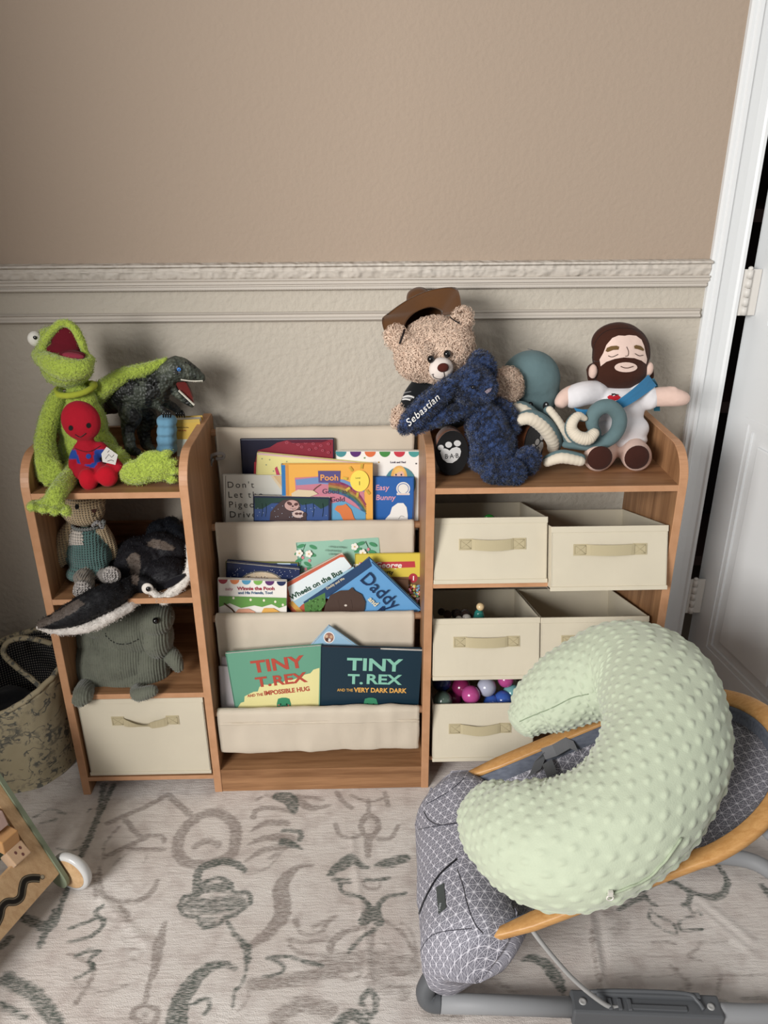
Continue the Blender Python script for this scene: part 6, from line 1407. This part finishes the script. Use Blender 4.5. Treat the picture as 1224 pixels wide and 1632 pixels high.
# ================================================================== nursing pillow
pi_=thing('nursing_pillow','pale green C-shaped nursing pillow with raised dots lying across the bouncer','pillow',(.95,-.62,.30))
cl=[(836,1146,.352,30),(856,1128,.368,48),(888,1107,.392,60),(930,1084,.418,68),(975,1070,.442,78),(1022,1078,.462,88),(1052,1112,.470,95),(1062,1165,.462,98),(1048,1225,.442,100),(1010,1285,.415,102),(955,1325,.388,101),(892,1344,.362,100),(838,1334,.343,92),(800,1316,.330,74),(786,1304,.325,62)]
A=[]
for u,v,z,r_ in cl: q=PZ(u,v,z); A.append(list(q)+[r_*dep(q)])
A=cat(A,16); S_=np.concatenate([[0],np.cumsum(np.linalg.norm(np.diff(A[:,:3],axis=0),axis=1))]); Lt=S_[-1]
ns=330; nt_=300; si=np.linspace(0,Lt,ns); Cc=np.stack([np.interp(si,S_,A[:,k]) for k in range(4)],1)
# rounded ends
r0,r1=Cc[0,3],Cc[-1,3]; t0=(Cc[0,:3]-Cc[3,:3]); t0/=np.linalg.norm(t0); t1=(Cc[-1,:3]-Cc[-4,:3]); t1/=np.linalg.norm(t1)
pre=[(Cc[0,:3]+t0*r0*.75*math.sin(q),r0*math.cos(q)) for q in np.linspace(1.5,.06,22)]; post=[(Cc[-1,:3]+t1*r1*.85*math.sin(q),r1*math.cos(q)) for q in np.linspace(.06,1.5,26)]
CP=np.vstack([[p_ for p_,_ in pre],Cc[:,:3],[p_ for p_,_ in post]]); CR_=np.array([q for _,q in pre]+list(Cc[:,3])+[q for _,q in post]); sS=np.concatenate([[0],np.cumsum(np.linalg.norm(np.diff(CP,axis=0),axis=1)+np.abs(np.diff(CR_))*.7)])
T=np.gradient(CP,axis=0); T/=np.linalg.norm(T,axis=1)[:,None]
up=np.array([-.40,-.45,.80]); up/=np.linalg.norm(up)
G_=np.zeros((len(CP),nt_,3)); th=np.linspace(0,2*pi,nt_,endpoint=False); NR=20
for i in range(len(CP)):
    B=np.cross(T[i],up); B/=np.linalg.norm(B); U_=np.cross(B,T[i]); r_=CR_[i]
    row=sS[i]/.0150; h=np.zeros(nt_)
    for rk in (math.floor(row)-1,math.floor(row),math.floor(row)+1,math.floor(row)+2):
        ds=(row-rk)*.0150; off=(rk%2)*.5
        q=th/(2*pi)*NR-off; dt=(q-np.round(q))*(2*pi/NR)*max(r_,.03); h=np.maximum(h,np.exp(-((ds/.0041)**4+(dt/.0044)**4)))
    h=h*.0027*min(1,r_/.03)
    seam=-.004*np.exp(-((np.abs(((th-pi*1.0+pi)%(2*pi))-pi))*r_/.004)**2)
    pk=np.array([mnoise.noise(V((sS[i]*16,math.cos(a_)*1.6,math.sin(a_)*1.6))) for a_ in th])*.0035
    inner=np.clip(-np.cos(th),0,1)
    rr_=r_+h+seam+pk
    G_[i]=CP[i]+np.outer(rr_*np.cos(th),B)+np.outer(rr_*np.sin(th)*.86,U_)
X=G_.reshape(-1,3); n=len(CP); F=[(i*nt_+j,i*nt_+(j+1)%nt_,(i+1)*nt_+(j+1)%nt_,(i+1)*nt_+j) for i in range(n-1) for j in range(nt_)]+[list(range(nt_))[::-1],[(n-1)*nt_+j for j in range(nt_)]]
M_MINKY=mat('dotted_minky','#b8c1aa',.85,.25,(480,.35,.0012,'noise',3),(40,.04),.35)
meshnp('pillow_cover',X,F,np.tile(np.array(lin('#b8c1aa')),(len(X),1)),M_MINKY,pi_)
class _P: pass
tp=_P(); tp.X=X; tp.F=F
d=Decal([tp],pi_,'zipper'); d.line([(968,1424),(990,1418),(1015,1408),(1040,1392),(1062,1368),(1085,1335)],4.5,'#a9b49a',off=.0015); d.done(M_CLOTH)
d=Decal([tp],pi_,'tip_seam'); d.line([(828,1150),(850,1140),(880,1128),(912,1112),(938,1106)],1.6,'#8d9a80',off=.0008); d.done(M_CLOTH)
hz=d.hit(972,1420); c_=hz[0] if hz else V(PZ(972,1420,.3))
f=MB(); ang_=np.linspace(0,2*pi,16,endpoint=False); tube(f,[c_+V((.0042*math.cos(q),-.004,.0042*math.sin(q)-.008)) for q in ang_],.0011,6,'#d8d4cc',closed=True); box(f,c_.x-.003,c_.x+.003,c_.y-.005,c_.y-.001,c_.z-.005,c_.z+.003,'#d0cdc4'); f.build('zip_pull',M_PLASTIC,pi_)
